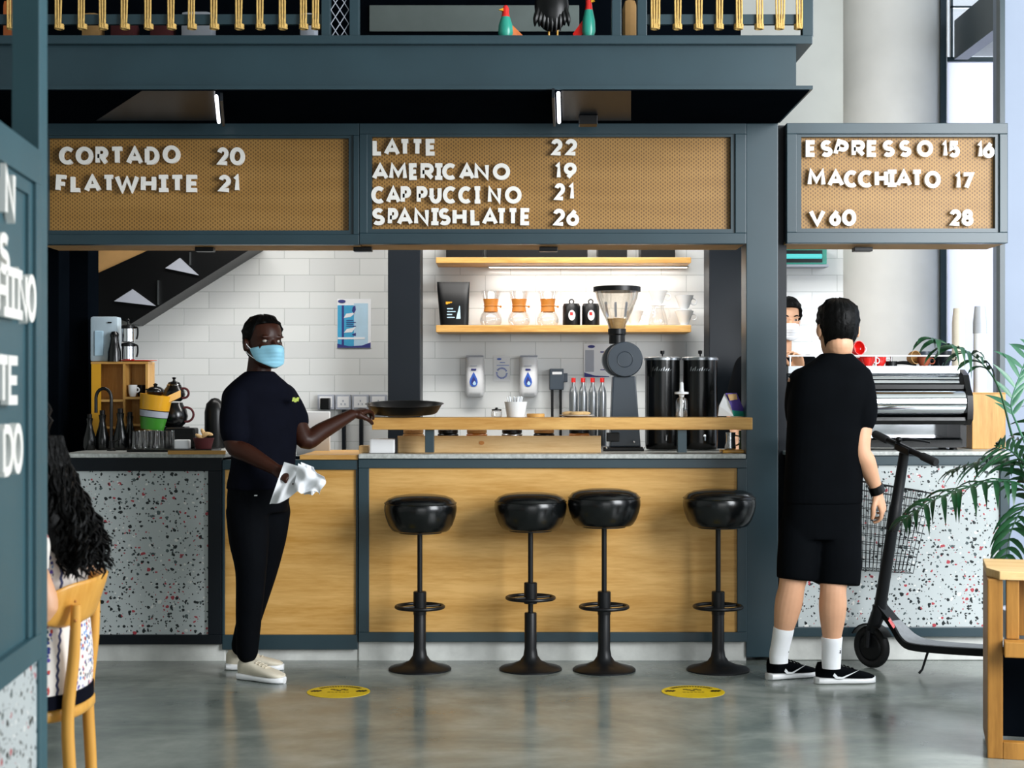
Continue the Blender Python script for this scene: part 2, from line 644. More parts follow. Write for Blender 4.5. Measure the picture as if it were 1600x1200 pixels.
def tag(o, label=None, cat=None, group=None, kind=None):
    if label:
        o['label'] = label
    if cat:
        o['category'] = cat
    if group:
        o['group'] = group
    if kind:
        o['kind'] = kind
    return o


def thing(name, label, cat, loc, group=None):
    o = bpy.data.objects.new(name, None)
    o.empty_display_size = 0.1
    COL.objects.link(o)
    o.location = loc
    ORIGIN[o.name] = Vector(loc)
    return tag(o, label, cat, group)


def struct(mb, name, material, **kw):
    o = mb.build(name, material, **kw)
    return tag(o, kind='structure')


def dup(root, loc, label, rotz=0.0):
    def cp(o, parent):
        c = o.copy()
        COL.objects.link(c)
        if parent is not None:
            c.parent = parent
        for ch in list(o.children):
            cp(ch, c)
        return c
    r = cp(root, None)
    r.location = loc
    r.rotation_euler = (0, 0, rotz)
    r['label'] = label
    return r


# ------------------------------------------------------------------ stroke lettering
def arc(cx, cy, rx, ry, a0, a1, n=14):
    return [(cx + rx * cos(radians(a0 + (a1 - a0) * i / n)), cy + ry * sin(radians(a0 + (a1 - a0) * i / n))) for i in range(n + 1)]


GL = {
    'A': [[(0, 0), (.5, 1), (1, 0)], [(.2, .3), (.8, .3)]],
    'C': [arc(.55, .5, .55, .5, 50, 310, 20)],
    'D': [[(0, 0), (0, 1)], [(0, 1), (.35, 1)] + arc(.4, .5, .6, .5, 90, -90) + [(.35, 0), (0, 0)]],
    'E': [[(1, 1), (0, 1), (0, 0), (1, 0)], [(0, .5), (.88, .5)]],
    'F': [[(1, 1), (0, 1), (0, 0)], [(0, .48), (.85, .48)]],
    'H': [[(0, 0), (0, 1)], [(1, 0), (1, 1)], [(0, .5), (1, .5)]],
    'I': [[(.5, 0), (.5, 1)], [(-.7, 1), (1.7, 1)], [(-.7, 0), (1.7, 0)]],
    'L': [[(0, 1), (0, 0), (1, 0)]],
    'M': [[(0, 0), (.08, 1), (.5, .25), (.92, 1), (1, 0)]],
    'N': [[(0, 0), (0, 1), (1, 0), (1, 1)]],
    'O': [arc(.5, .5, .5, .5, 0, 360, 28)],
    'P': [[(0, 0), (0, 1), (.5, 1)] + arc(.55, .72, .45, .28, 90, -90) + [(0, .44)]],
    'R': [[(0, 0), (0, 1), (.5, 1)] + arc(.55, .73, .42, .27, 90, -90) + [(0, .46)], [(.42, .46), (1, 0)]],
    'S': [arc(.5, .745, .44, .255, 35, 270, 14) + arc(.5, .245, .5, .245, 90, -145, 14)[1:]],
    'T': [[(0, 1), (1, 1)], [(.5, 1), (.5, 0)]],
    'U': [[(0, 1), (0, .45)] + arc(.5, .45, .5, .45, 180, 360, 14) + [(1, 1)]],
    'V': [[(0, 1), (.5, 0), (1, 1)]],
    'W': [[(0, 1), (.26, 0), (.5, .85), (.74, 0), (1, 1)]],
    'K': [[(0, 0), (0, 1)], [(1, 1), (.05, .45)], [(.3, .6), (1, 0)]],
    'X': [[(0, 0), (1, 1)], [(0, 1), (1, 0)]],
    'Y': [[(0, 1), (.5, .5), (1, 1)], [(.5, .5), (.5, 0)]],
    'G': [arc(.52, .5, .52, .5, 45, 330, 20), [(1, .2), (1, .48), (.55, .48)]],
    'B': [[(0, 0), (0, 1), (.5, 1)] + arc(.5, .75, .42, .25, 90, -90, 10) + [(0, .5)], [(.4, .5)] + arc(.5, .25, .5, .25, 90, -90, 10) + [(0, 0)]],
    'Z': [[(0, 1), (1, 1), (0, 0), (1, 0)]],
    '0': [arc(.5, .5, .5, .5, 0, 360, 28)],
    '1': [[(0, .82), (.75, 1), (.75, 0)]],
    '2': [arc(.5, .7, .48, .3, 165, -35, 14) + [(.03, 0), (1, 0)]],
    '5': [[(.95, 1), (.15, 1), (.08, .55)] + arc(.45, .32, .53, .32, 110, -145, 14)],
    '6': [[(.75, 1), (.12, .5)], arc(.5, .33, .5, .33, 0, 360, 22)],
    '7': [[(0, 1), (1, 1), (.3, 0)]],
    '8': [arc(.5, .76, .42, .24, 0, 360, 20), arc(.5, .27, .5, .27, 0, 360, 22)],
    '9': [[(.25, 0), (.88, .5)], arc(.5, .67, .5, .33, 0, 360, 22)],
}


def strokes(mb, lines, t, to3, back):
    """flat strokes of width t in 2-D, mapped by to3 and given depth by the vector back"""
    for si, ln in enumerate(lines):
        lift = back * (-0.03 * si)
        closed = len(ln) > 2 and abs(ln[0][0] - ln[-1][0]) < 1e-6 and abs(ln[0][1] - ln[-1][1]) < 1e-6
        p = [Vector((a, b)) for a, b in ln]
        if closed:
            p = p[:-1]
        n = len(p)
        L, R = [], []
        for i in range(n):
            a = p[(i - 1) % n] if (closed or i > 0) else None
            b = p[(i + 1) % n] if (closed or i < n - 1) else None
            d1 = (p[i] - a).normalized() if a is not None else (b - p[i]).normalized()
            d2 = (b - p[i]).normalized() if b is not None else d1
            n1, n2 = Vector((-d1.y, d1.x)), Vector((-d2.y, d2.x))
            mm = n1 + n2
            if mm.length < 1e-4:
                mm = n1
            mm.normalize()
            k = 1.0 / max(mm.dot(n1), 0.62)
            L.append(p[i] + mm * (t / 2 * k))
            R.append(p[i] - mm * (t / 2 * k))
        segs = range(n if closed else n - 1)
        vs = [to3(q) + lift for q in L] + [to3(q) + lift for q in R]
        vs = vs + [q + back for q in vs]
        fs = []
        for i in segs:
            j = (i + 1) % n
            fs.append((i, j, n + j, n + i))
            fs.append((2 * n + i, 3 * n + i, 3 * n + j, 2 * n + j))
            fs.append((i, 2 * n + i, 2 * n + j, j))
            fs.append((n + i, n + j, 3 * n + j, 3 * n + i))
        if not closed:
            fs.append((0, n, 3 * n, 2 * n))
            fs.append((n - 1, 3 * n - 1, 4 * n - 1, 2 * n - 1))
        mb.add(vs, fs)


def glyph(mb, ch, px0, px1, py0, py1, D, depth, t, tilt=0.0):
    """letter ch filling the pixel box, stroke width t px"""
    w, h = px1 - px0, py1 - py0
    lines = []
    for ln in GL[ch]:
        q = []
        for a, b in ln:
            x = px0 + t / 2 + a * (w - t)
            y = py1 - t / 2 - b * (h - t)
            if tilt:
                dx, dy = x - (px0 + w / 2), y - (py0 + h / 2)
                x = px0 + w / 2 + dx * cos(tilt) - dy * sin(tilt)
                y = py0 + h / 2 + dx * sin(tilt) + dy * cos(tilt)
            q.append((x, y))
        lines.append(q)
    strokes(mb, lines, t, lambda q: W(q[0], q[1], D), Vector((0, depth, 0)))


def text3(mb, s, org, ux, uz, h, t, depth, adv=0.85, wid=0.62):
    """small word in strokes: origin, right vector, up vector, height"""
    org, ux, uz = Vector(org), Vector(ux).normalized(), Vector(uz).normalized()
    nrm = uz.cross(ux).normalized()
    x = 0.0
    for ch in s:
        if ch != ' ':
            wdt = h * (0.3 if ch in 'I1' else wid)
            for_lines = [[(x + a * wdt, b * h) for a, b in ln] for ln in GL[ch]]
            strokes(mb, for_lines, t, lambda q: org + ux * q[0] + uz * q[1], nrm * depth)
        x += h * adv if ch not in 'I1' else h * adv * 0.6


# ------------------------------------------------------------------ room shell
def blind_mat():
    m = bpy.data.materials.new('white_roller_blind')
    m.use_nodes = True
    nt = m.node_tree
    nt.nodes.remove(nt.nodes['Principled BSDF'])
    d = nt.nodes.new('ShaderNodeBsdfDiffuse')
    d.inputs[0].default_value = lin('#e9eaf2')
    tr = nt.nodes.new('ShaderNodeBsdfTranslucent')
    tr.inputs[0].default_value = lin('#eef0fa')
    mx = nt.nodes.new('ShaderNodeMixShader')
    mx.inputs[0].default_value = 0.5
    nt.links.new(d.outputs[0], mx.inputs[1])
    nt.links.new(tr.outputs[0], mx.inputs[2])
    nt.links.new(mx.outputs[0], nt.nodes['Material Output'].inputs[0])
    return m


M['blind'] = blind_mat()

struct(MB().box(-5, 7, -6.2, 10, -0.12, 0), 'floor', M['floor'], origin=(0, 0, 0), smooth=0)
struct(MB().box(-4.6, 2.34, 9.1, 9.3, 0, 2.62), 'wall_back', M['tile'], origin=(0, 0, 0), smooth=0)
struct(MB().box(-4.6, 2.34, 9.1, 9.3, 2.62, 4.7), 'wall_back_upper', M['plaster'], smooth=0)
struct(MB().box(-4.8, -4.6, -6, 9.3, 0, 4.7), 'wall_left', M['plaster'], smooth=0)
struct(MB().box(-4.8, 6.6, -6, 9.3, 4.7, 4.85), 'ceiling', M['plaster'], smooth=0)
struct(MB().box(-4.8, 6.6, -6.2, -6, 0, 4.7), 'wall_front', M['plaster'], smooth=0)
struct(MB().box(2.596, 5.2, 8.02, 8.2, 0, 4.7), 'wall_right', M['lavender'], smooth=0)

# round concrete column between the tiled wall and the window
struct(MB().lathe([(0.335, 0), (0.335, 4.7)], (2.296, 9.22, 0), 64), 'concrete_column', M['concrete'], smooth=60)

# windows beside the column
wf = struct(MB().pbox(1470, -60, 1479, 720, 8.95, 0.08), 'trim_1', M['steel'], smooth=0)
mb = MB().pbox(1479, 92, 1700, 760, 9.12, 0.01)
wn = struct(mb, 'window_1', M['blind'], smooth=0)
mb = MB().pbox(1479, -80, 1700, 92, 9.12, 0.008)
wn2 = struct(mb, 'window_2', M['glass'], smooth=0)
mb = MB().pbox(1486, 9, 1700, 12, 9.08, 0.03)
mb.pbox(1486, -80, 1489, 92, 9.08, 0.03)
mb.pbox(1479, 89, 1700, 96, 9.08, 0.03)
mb.build('window_frame', M['steel'], wn2, 0)
struct(MB().box(2.62, 2.70, 8.06, 9.0, 3.27, 3.50), 'beam', M['steel'], smooth=0)
struct(MB().box(2.70, 4.2, 8.2, 9.0, 3.29, 3.42), 'ceiling_bulkhead', M['plaster'], smooth=0)
struct(MB().pbox(1562.5, -60, 1570.5, 1032, 7.98, 0.06), 'trim_2', M['steel'], smooth=0)

# mezzanine: floor slab, fascia beam with flanges, steel columns
struct(MB().box(-4.6, 1.287, 6.50, 9.1, 2.785, 2.822, 0.004), 'floor_slab', M['steel'], smooth=0)
mb = MB().box(-4.6, 1.222, 6.535, 6.56, 2.61, 2.785)
mb.box(-4.6, 1.287, 6.50, 7.30, 2.590, 2.606)
struct(mb, 'steel_beam', M['steel'], smooth=0)
struct(MB().box(-4.6, 1.275, 6.512, 7.295, 2.586, 2.590), 'ceiling_soffit', M['black_wall'], smooth=0)
struct(MB().box(-4.6, 1.287, 7.62, 7.70, 2.06, 2.785), 'lintel', M['black_wall'], smooth=0)
struct(MB().pbox(1166, 192, 1216, 1027, 7.32, 0.16, 0.004), 'steel_column', M['steel'], smooth=0)
struct(MB().pbox(1216.5, 196, 1229, 1024, 7.40, 0.08), 'steel_column_flange', M['steel_dark'], smooth=0)
a, b = W(606, 0, 8.6), W(657, 0, 8.6)
struct(MB().box(a.x, b.x, 8.6, 8.84, 0, 2.78, 0.004), 'pillar', M['steel_dark'], smooth=0)
a, b = W(1108, 0, 8.6), W(1159, 0, 8.6)
struct(MB().box(a.x, b.x, 8.6, 8.84, 0, 2.78, 0.004), 'pillar', M['steel_dark'], smooth=0)
a, b = W(20, 0, 8.0), W(138, 0, 8.0)
struct(MB().box(a.x, b.x, 8.0, 8.2, 0, 2.78, 0.004), 'pillar', M['black_wall'], smooth=0)
a, b = W(20, 0, 7.8), W(92, 0, 7.8)
struct(MB().box(a.x, b.x, 7.8, 7.99, 0, 2.78, 0.004), 'pillar', M['black_wall'], smooth=0)

# low concrete kerbs under the counters
struct(MB().pbox(66, 1006, 352, 1034.5, 7.33, 0.6, 0.006), 'baseboard_counter', M['plinth'], smooth=0)
struct(MB().pbox(352, 1014, 560, 1034.5, 7.345, 0.5, 0.006), 'baseboard_counter', M['plinth'], smooth=0)
struct(MB().pbox(560, 1001, 1166, 1033.5, 7.335, 0.6, 0.006), 'baseboard_counter', M['plinth'], smooth=0)
struct(MB().pbox(1229, 993, 1580, 1031.5, 7.345, 0.6, 0.006), 'baseboard_counter', M['plinth'], smooth=0)

# ------------------------------------------------------------------ staircase seen through the hatch
st = thing('staircase', 'black steel staircase climbing across the white tiled kitchen wall', 'staircase', (-1.9, 8.8, 1.6))
mb = MB().pprism([(141, 432), (238, 388), (300, 380), (400, 380), (400, 384), (205, 506), (190, 500), (141, 492)], 8.82, 0.279)
mb.build('stringer', M['black'], st, 0)
mb = MB().pprism([(141, 432), (238, 388), (190, 380), (141, 380)], 8.85, 0.249)
mb.build('side_board', M['cardboard'], st, 0)
for apex, l, r, h in (((207, 452), (178, 470.5), (243, 478), 0), ((281, 403), (258, 419), (310, 430), 0)):
    t = MB().pprism([apex, l, r], 8.80, 0.018)
    t.build('tread', M['grey_print'], st, 0)
for x, y0, y1 in ((247, 438, 476), (297, 394, 414)):
    MB().pbox(x - 1.2, y0, x + 1.2, y1, 8.795, 0.022).build('bracket', M['brushed'], st, 0)

# ------------------------------------------------------------------ counters
def framed_unit(name, label, cat, x0, x1, y0, y1, yt, yb, post_l, post_r, panel_mat, D=7.30, steel='steel', depth=0.62, panel_name='front_panel'):
    """cabinet with a steel frame and an inset front panel, all measured on its front"""
    p = W((x0 + x1) / 2, y1, D + depth / 2)
    t = thing(name, label, cat, (p.x, D + depth / 2, W(0, y1, D).z))
    MB().pbox(x0, y0, x1, yt, D, 0.05, 0.003).build('top_rail', M[steel], t, 0)
    MB().pbox(x0, yb, x1, y1, D, 0.05, 0.003).build('bottom_rail', M[steel], t, 0)
    if post_l:
        MB().pbox(x0, yt, x0 + post_l, yb, D, 0.05, 0.003).build('post', M[steel], t, 0)
    if post_r:
        MB().pbox(x1 - post_r, yt, x1, yb, D, 0.05, 0.003).build('post', M[steel], t, 0)
    MB().pbox(x0 + post_l, yt, x1 - post_r, yb, D + 0.014, 0.02).build(panel_name, panel_mat, t, 0)
    a, b = W(x0 + 1, yt, D), W(x1 - 1, yb, D)
    MB().box(a.x, b.x, D + 0.05, D + depth, b.z, a.z + 0.04).build('carcass', M['black_wall'], t, 0)
    return t


framed_unit('counter', 'counter front of speckled grey terrazzo behind the seated woman', 'counter', 60, 346, 715.5, 1007, 736, 992, 36, 21, M['terrazzo'], steel='steel_dark')
framed_unit('counter_flap', 'hinged oak counter section behind the man in navy', 'counter', 347, 559, 718.5, 1015, 734, 992, 4, 3, M['oak_panel'], D=7.31)
framed_unit('bar_counter', 'oak fronted bar counter in a blue-grey steel frame behind the stools', 'bar counter', 560, 1167, 717, 1003, 731.5, 988, 16.5, 15, M['oak_panel'])
framed_unit('counter', 'counter front of pale terrazzo behind the kick scooter', 'counter', 1229.5, 1578, 712, 995, 727, 980, 18, 15, M['terrazzo'])

# worktops
mb = MB().pbox(95, 708.5, 352, 715.3, 7.29, 0.72, 0.004)
o = mb.build('worktop', M['stone'], None, 0)
tag(o, 'stone worktop around the black tap and drying glassware', 'worktop')
mb = MB().pbox(468, 711, 559, 718.3, 7.30, 0.70, 0.004)
o = mb.build('worktop', M['oak'], None, 0)
tag(o, 'oak topped flap of the counter beside the white cutting board', 'worktop')
mb = MB().pbox(560, 709.5, 1165.5, 716.8, 7.285, 0.74, 0.004)
o = mb.build('worktop', M['stone'], None, 0)
tag(o, 'pale stone worktop under the raised bar shelf', 'worktop')
mb = MB().pbox(1229.5, 705.5, 1579, 711.8, 7.285, 0.74, 0.004)
o = mb.build('worktop', M['stone'], None, 0)
tag(o, 'pale stone worktop under the chrome espresso machine', 'worktop')
mb = MB().pbox(262, 704, 352, 710, 7.275, 0.014, 0.002)
o = mb.build('edge_board', M['oak'], None, 0)
tag(o, 'oak edging strip along the stone worktop beside the man in navy', 'edging')

# kitchen counter along the tiled wall
bc = thing('back_counter', 'low dark work counter along the white tiled kitchen wall', 'counter', (0, 8.8, 0))
MB().box(-2.9, 1.25, 8.87, 9.09, 0.0, 0.90).build('carcass', M['black_wall'], bc, 0)
MB().box(-2.9, 1.25, 8.85, 9.09, 0.90, 0.93, 0.004).build('worktop', M['brushed'], bc, 0)

# raised bar shelf
rb = thing('bar_shelf', 'raised oak bar shelf on two steel posts above the worktop', 'shelf', W(870, 672, 7.36))
mb = MB().pbox(581, 652.5, 1176, 671.5, 7.24, 0.25, 0.004)
mb.build('plank', M['oak'], rb, 0)
for x0, x1 in ((664, 678), (1059, 1073)):
    MB().pbox(x0, 671.5, x1, 707, 7.27, 0.05, 0.002).build('post', M['steel'], rb, 0)

# ------------------------------------------------------------------ menu boards
def menu_board(label, x0, x1, y0, y1, ix0, ix1, iy0, iy1, words):
    D = 7.30
    p = W((x0 + x1) / 2, y1, D + 0.16)
    t = thing('menu_board', label, 'menu board', p)
    fr = MB()
    fr.pbox(x0, y0, x1, iy0 - 5, D, 0.05, 0.003)
    fr.pbox(x0, iy1 + 6, x1, y1, D, 0.05, 0.003)
    fr.pbox(x0, iy0 - 5, ix0 - 7, iy1 + 6, D, 0.05, 0.003)
    fr.pbox(ix1 + 7, iy0 - 5, x1, iy1 + 6, D, 0.05, 0.003)
    fr.build('frame', M['steel'], t, 0)
    lp = MB()
    lp.pbox(ix0 - 7, iy0 - 5, ix1 + 7, iy0, D + 0.014, 0.03)
    lp.pbox(ix0 - 7, iy1, ix1 + 7, iy1 + 6, D + 0.014, 0.03)
    lp.pbox(ix0 - 7, iy0, ix0, iy1, D + 0.014, 0.03)
    lp.pbox(ix1, iy0, ix1 + 7, iy1, D + 0.014, 0.03)
    lp.build('inner_frame', M['steel'], t, 0)
    MB().pbox(ix0 - 5, iy0 - 4, ix1 + 5, iy1 + 4, D + 0.046, 0.012).build('mesh_panel', M['mesh'], t, 0)
    a, b = W(x0 + 1, y0, D), W(x1 - 1, y1, D)
    MB().box(a.x, b.x, D + 0.06, D + 0.318, b.z + 0.014, a.z).build('box', M['steel_dark'], t, 0)
    MB().box(a.x, b.x, D + 0.02, D + 0.318, b.z + 0.001, b.z + 0.013).build('soffit_board', M['cardboard'], t, 0)
    for txt in words:
        ya, yb = txt[0]
        for g in txt[1:]:
            ch, gx0, gx1 = g[:3]
            dy = g[3] if len(g) > 3 else 0
            tl = g[4] if len(g) > 4 else random.uniform(-0.02, 0.02)
            mb = MB()
            glyph(mb, ch, gx0, gx1, ya + dy, yb + dy, D + 0.012, 0.022, 6.3, tl)
            mb.build('letter', M['letter'], t, 0)
    return t


B1 = [[(229, 257), ('C', 92, 116), ('O', 118, 145), ('R', 149, 168), ('T', 172, 193), ('A', 197, 223), ('D', 226, 248), ('O', 254, 281, -2), ('2', 339, 357, 1), ('0', 359, 382, 1)],
      [(273, 300), ('F', 87, 105, 0, 0.06), ('L', 110, 127), ('A', 131, 157), ('T', 160, 179), ('W', 179, 217), ('H', 220, 243), ('I', 249, 261), ('T', 266, 287), ('E', 291, 310), ('2', 341, 360), ('1', 364, 374)]]
B2 = [[(217, 243), ('L', 582, 598), ('A', 600, 625), ('T', 624, 641), ('T', 643, 661), ('E', 665, 682), ('2', 861, 879), ('2', 883, 902)],
      [(255, 281), ('A', 581, 607), ('M', 608, 636), ('E', 639, 654), ('R', 657, 678), ('I', 680, 691), ('C', 691, 714), ('A', 717, 742), ('N', 741, 764), ('O', 770, 797), ('1', 867, 877, -1), ('9', 881, 901, -1)],
      [(291, 318), ('C', 580, 602), ('A', 603, 626), ('P', 626, 642), ('P', 651, 668), ('U', 671, 690), ('C', 692, 714), ('C', 716, 738), ('I', 741, 751), ('N', 762, 783), ('O', 789, 815), ('2', 866, 883, -5), ('1', 888, 898, -5)],
      [(325, 352), ('S', 581, 601), ('P', 606, 622), ('A', 620, 645), ('N', 647, 670), ('I', 674, 685), ('S', 685, 704), ('H', 707, 729), ('L', 735, 752), ('A', 753, 778), ('T', 775, 792), ('T', 793, 810), ('E', 813, 830), ('2', 864, 883, 1), ('6', 885, 905, 1)]]
B3 = [[(219, 245), ('E', 1259, 1276), ('S', 1282, 1301), ('P', 1305, 1325, 0, 0.28), ('R', 1331, 1352), ('E', 1355, 1372), ('S', 1379, 1398), ('S', 1405, 1424), ('O', 1433, 1458), ('1', 1472, 1481, 1), ('5', 1483, 1500, 1), ('1', 1527, 1536, 2), ('6', 1536, 1554, 2)],
      [(265, 292), ('M', 1262, 1290, -1), ('A', 1293, 1319), ('C', 1319, 1341, 1), ('C', 1341, 1365, 1), ('H', 1367, 1388), ('I', 1388, 1400), ('A', 1400, 1425), ('T', 1424, 1442), ('O', 1445, 1470, 2), ('1', 1492, 1502, 4), ('7', 1503, 1522, 4)],
      [(327, 353), ('V', 1264, 1290), ('6', 1296, 1314), ('0', 1316, 1338), ('2', 1484, 1502), ('8', 1503, 1521)]]
menu_board('gold mesh menu board listing CORTADO and FLATWHITE', 60, 561, 189, 382, 75, 545, 216, 360, B1)
menu_board('long gold mesh menu board listing LATTE to SPANISHLATTE', 561.5, 1166, 189, 381, 581, 1142, 214, 358, B2)
menu_board('small gold mesh menu board listing ESPRESSO, MACCHIATO and V60', 1229.5, 1575, 192, 380, 1252, 1555, 214, 357, B3)
for px in (320, 567, 857, 1348):  # small black clips under the boards
    p = W(px, 386, 7.44)
    o = MB().box(p.x - 0.045, p.x + 0.045, 7.42, 7.48, 1.985, 2.006, 0.003).build('board_clip', M['black'], None, 0)
    lab = {320: 'small black fitting under the CORTADO board', 567: 'small black fitting under the joint of two menu boards',
           857: 'small black fitting under the LATTE board', 1348: 'small black fitting under the ESPRESSO board'}[px]
    tag(o, lab, 'light fitting', 'fittings under the menu boards')

# lamp tubes under the mezzanine, each beside an added rib that blocks its light on one side
for (xa, ya, xb, yb, lab, s) in ((338, 146, 342, 187, 'white tube lamp under the mezzanine above the CORTADO board', 1), (872.5, 141, 873.7, 187, 'white tube lamp under the mezzanine above the LATTE board', -1)):
    Za = 2.5825
    Da, Db = (Za - H) * F / (HZ - ya), (Za - H) * F / (HZ - yb)
    Db = min(Db, 7.26)
    p, q = W(xa, ya, Da), W(xb, yb, Db)
    lt = thing('tube_lamp', lab, 'lamp', (p + q) / 2, 'tube lamps under the mezzanine')
    MB().tube([p - Vector((0, 0, .012)), q - Vector((0, 0, .012))], 0.008, 8).build('tube', M['lamp'], lt)
    d = (q - p).normalized()
    n = Vector((0, 0, 1)).cross(d)
    MB().obox((p + q) / 2 + Vector((s * 0.022, 0, -0.012)), d * ((q - p).length / 2), n * 0.006, Vector((0, 0, 0.02))).build('lamp_bar', M['steel_dark'], lt, 0)
for quad in ([(222, 142), (336, 142), (338, 188.5), (150, 188.5)], [(877, 142), (986, 142), (986, 188.5), (879, 188.5)]):  # lamp-lit patches of the black soffit, put in as lighter sheets
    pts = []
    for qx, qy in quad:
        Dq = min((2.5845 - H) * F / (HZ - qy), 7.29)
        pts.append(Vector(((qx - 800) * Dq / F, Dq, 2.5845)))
    struct(MB().prism(pts, (0, 0, .0014)), 'ceiling_lit_patch', M['steel_dark'], smooth=0)
o = MB().pbox(905, 142, 934, 157, 7.05, 0.08, 0.004).build('sensor', M['black'], None, 0)
bb = W(905, 142, 7.05)
o.location.z += 2.584 - bb.z
tag(o, 'small black sensor box under the mezzanine beam', 'sensor')


# ------------------------------------------------------------------ bar stools
def bar_stool(px, seat_px, y_seat, label, D=7.1, sleeve_y=926, ring_y=948, collar=None):
    s = F / D
    x = (px - 800) / s
    zz = lambda y: H - (y - HZ) / s
    t = thing('bar_stool', label, 'bar stool', (x, D, 0), 'bar stools along the counter')
    c = (x, D, 0)
    sl = zz(sleeve_y)
    MB().lathe([(0.0, 0.0), (0.147, 0.0), (0.147, 0.006), (0.14, 0.012), (0.09, 0.024), (0.05, 0.042), (0.034, 0.065), (0.0285, 0.10), (0.0285, sl - 0.004), (0.026, sl), (0.0, sl)], c, 40).build('base', M['black_metal'], t)
    zb = zz(y_seat + 58)
    MB().lathe([(0.012, sl - 0.05), (0.012, zb + 0.02)], c, 16).build('post', M['black_metal'], t)
    rz = zz(ring_y)
    ring = MB().torus((x, D, rz), 0.110, 0.0085, 44, 10)
    for a in (0.5, 0.5 + pi):
        ring.cyl((x + 0.02 * cos(a), D + 0.02 * sin(a), rz), (x + 0.112 * cos(a), D + 0.112 * sin(a), rz), 0.006, n=8)
    ring.build('foot_ring', M['black_metal'], t)
    ca, cb = collar if collar else (924, 960)
    MB().lathe([(0.012, zz(cb)), (0.0305, zz(cb)), (0.0305, zz(ca) - 0.003), (0.028, zz(ca)), (0.012, zz(ca))], c, 28).build('collar', M['black_metal'], t)
    sx = (seat_px - px) / s
    zt = zz(y_seat)
    h = zt - zb
    seat = MB().lathe([(0.0, 0.0), (0.125, 0.0), (0.134, 0.006), (0.15, 0.03), (0.163, 0.065), (0.169, 0.095), (0.169, 0.115), (0.164, 0.135), (0.15, 0.150), (0.12, 0.162), (0.07, 0.169), (0.0, 0.171)],
                      (x + sx, D, zb), 48)
    seat.v = [Vector((p.x, p.y, zb + (p.z - zb) * h / 0.171)) for p in seat.v]
    so = seat.build('seat', M['leather'], t, 50)
    MB().torus((x + sx, D, zb + h * 0.76), 0.1665, 0.0035, 48, 6).build('piping', M['leather'], so)
    MB().lathe([(0.0, zb - 0.008), (0.10, zb - 0.008), (0.10, zb + 0.002), (0.0, zb + 0.002)], (x + sx, D, 0), 28).build('seat_plate', M['black_metal'], t)
    return t


bar_stool(656, 657, 772, 'black vinyl bar stool nearest the man holding the tray')
bar_stool(829, 829, 769, 'black bar stool whose foot ring sits highest, touching the next seat', sleeve_y=957, ring_y=934, collar=(910, 943))
bar_stool(944, 944, 763, 'black bar stool in front of the grinder, second from the steel column', D=7.08)
bar_stool(1122, 1124, 764, 'black bar stool standing against the blue-grey steel column', D=7.08)

# ------------------------------------------------------------------ round floor stickers
for px, lab in ((529, 'round yellow floor sticker between the white sneakers and the first stool'), (1083, 'round yellow floor sticker beside the last stool and the customer')):
    c = FL(px, 1081)
    t = thing('floor_sticker', lab, 'floor sticker', c, 'yellow distancing stickers on the floor')
    MB().lathe([(0, 0.0002), (0.136, 0.0002), (0.136, 0.0016), (0, 0.0016)], c, 48).build('disc', M['sticker'], t, 0)
    mk = MB()
    for k in range(17):
        a = radians(40 + 100 * k / 16)
        rot = Matrix.Rotation(a, 3, 'Z')
        mk.obox(c + rot @ Vector((0.110, 0, 0.002)), rot @ Vector((0.009, 0, 0)), rot @ Vector((0, 0.0035, 0)), Vector((0, 0, 0.0004)))
    for sx in (-1, 1):
        for k in range(3):
            mk.obox(c + Vector((sx * (0.085 + 0.013 * k), 0.01, 0.002)), Vector((0.008, 0.012, 0)), Vector((-0.004, 0.008, 0)), Vector((0, 0, 0.0004)))
    for k in range(5):
        mk.obox(c + Vector((-0.03 + 0.015 * k, 0.045 - 0.012 * (k % 3), 0.002)), Vector((0.009, 0.002 * (k % 2), 0)), Vector((0, 0.007, 0)), Vector((0, 0, 0.0004)))
    for k in range(6):
        mk.obox(c + Vector((-0.04 + 0.016 * k, -0.015, 0.002)), Vector((0.006, 0, 0)), Vector((0, 0.003, 0)), Vector((0, 0, 0.0004)))
    mk.build('lettering', M['black'], t, 0)

# ------------------------------------------------------------------ back shelves
for y0, y1, lab in ((402, 411, 'upper oak wall shelf under the menu board'), (508, 519, 'lower oak wall shelf carrying the glass carafes')):
    o = MB().pbox(681, y0, 1080, y1, 8.80, 0.295, 0.004).build('wall_shelf', M['oak'], None, 0)
    tag(o, lab, 'shelf', 'oak shelves on the tiled wall')
for x0, x1, lab in ((697, 755, 'dark box on the upper shelf above the coffee bag'), (760, 918, 'long dark box in the middle of the upper shelf'), (935, 980, 'short dark box on the upper shelf above the grinder'), (1002, 1055, 'dark box at the column end of the upper shelf')):
    a, b = W(x0, 0, 8.86), W(x1, 0, 8.86)
    z = W(0, 402, 8.80).z
    t = thing('storage_box', lab, 'box', ((a.x + b.x) / 2, 8.95, z), 'dark boxes on the upper shelf')
    MB().box(a.x, b.x, 8.86, 9.06, z + 0.0005, z + 0.10, 0.004).build('box', M['black'], t, 0)
    MB().box(a.x - 0.002, b.x + 0.002, 8.855, 9.065, z + 0.10, z + 0.112, 0.003).build('lid', M['steel_dark'], t, 0)
z = W(0, 411, 8.80).z
lt = thing('strip_lamp', 'slim strip lamp under the upper oak shelf', 'lamp', (0.5, 9.0, z - 0.012))
a, b = W(762, 0, 9.0), W(1076, 0, 9.0)
MB().box(a.x, b.x, 8.985, 9.015, z - 0.008, z - 0.0005).build('lamp_bar', M['brushed'], lt, 0)
MB().box(a.x + .01, b.x - .01, 8.989, 9.011, z - 0.012, z - 0.008).build('tube', M['led'], lt, 0)
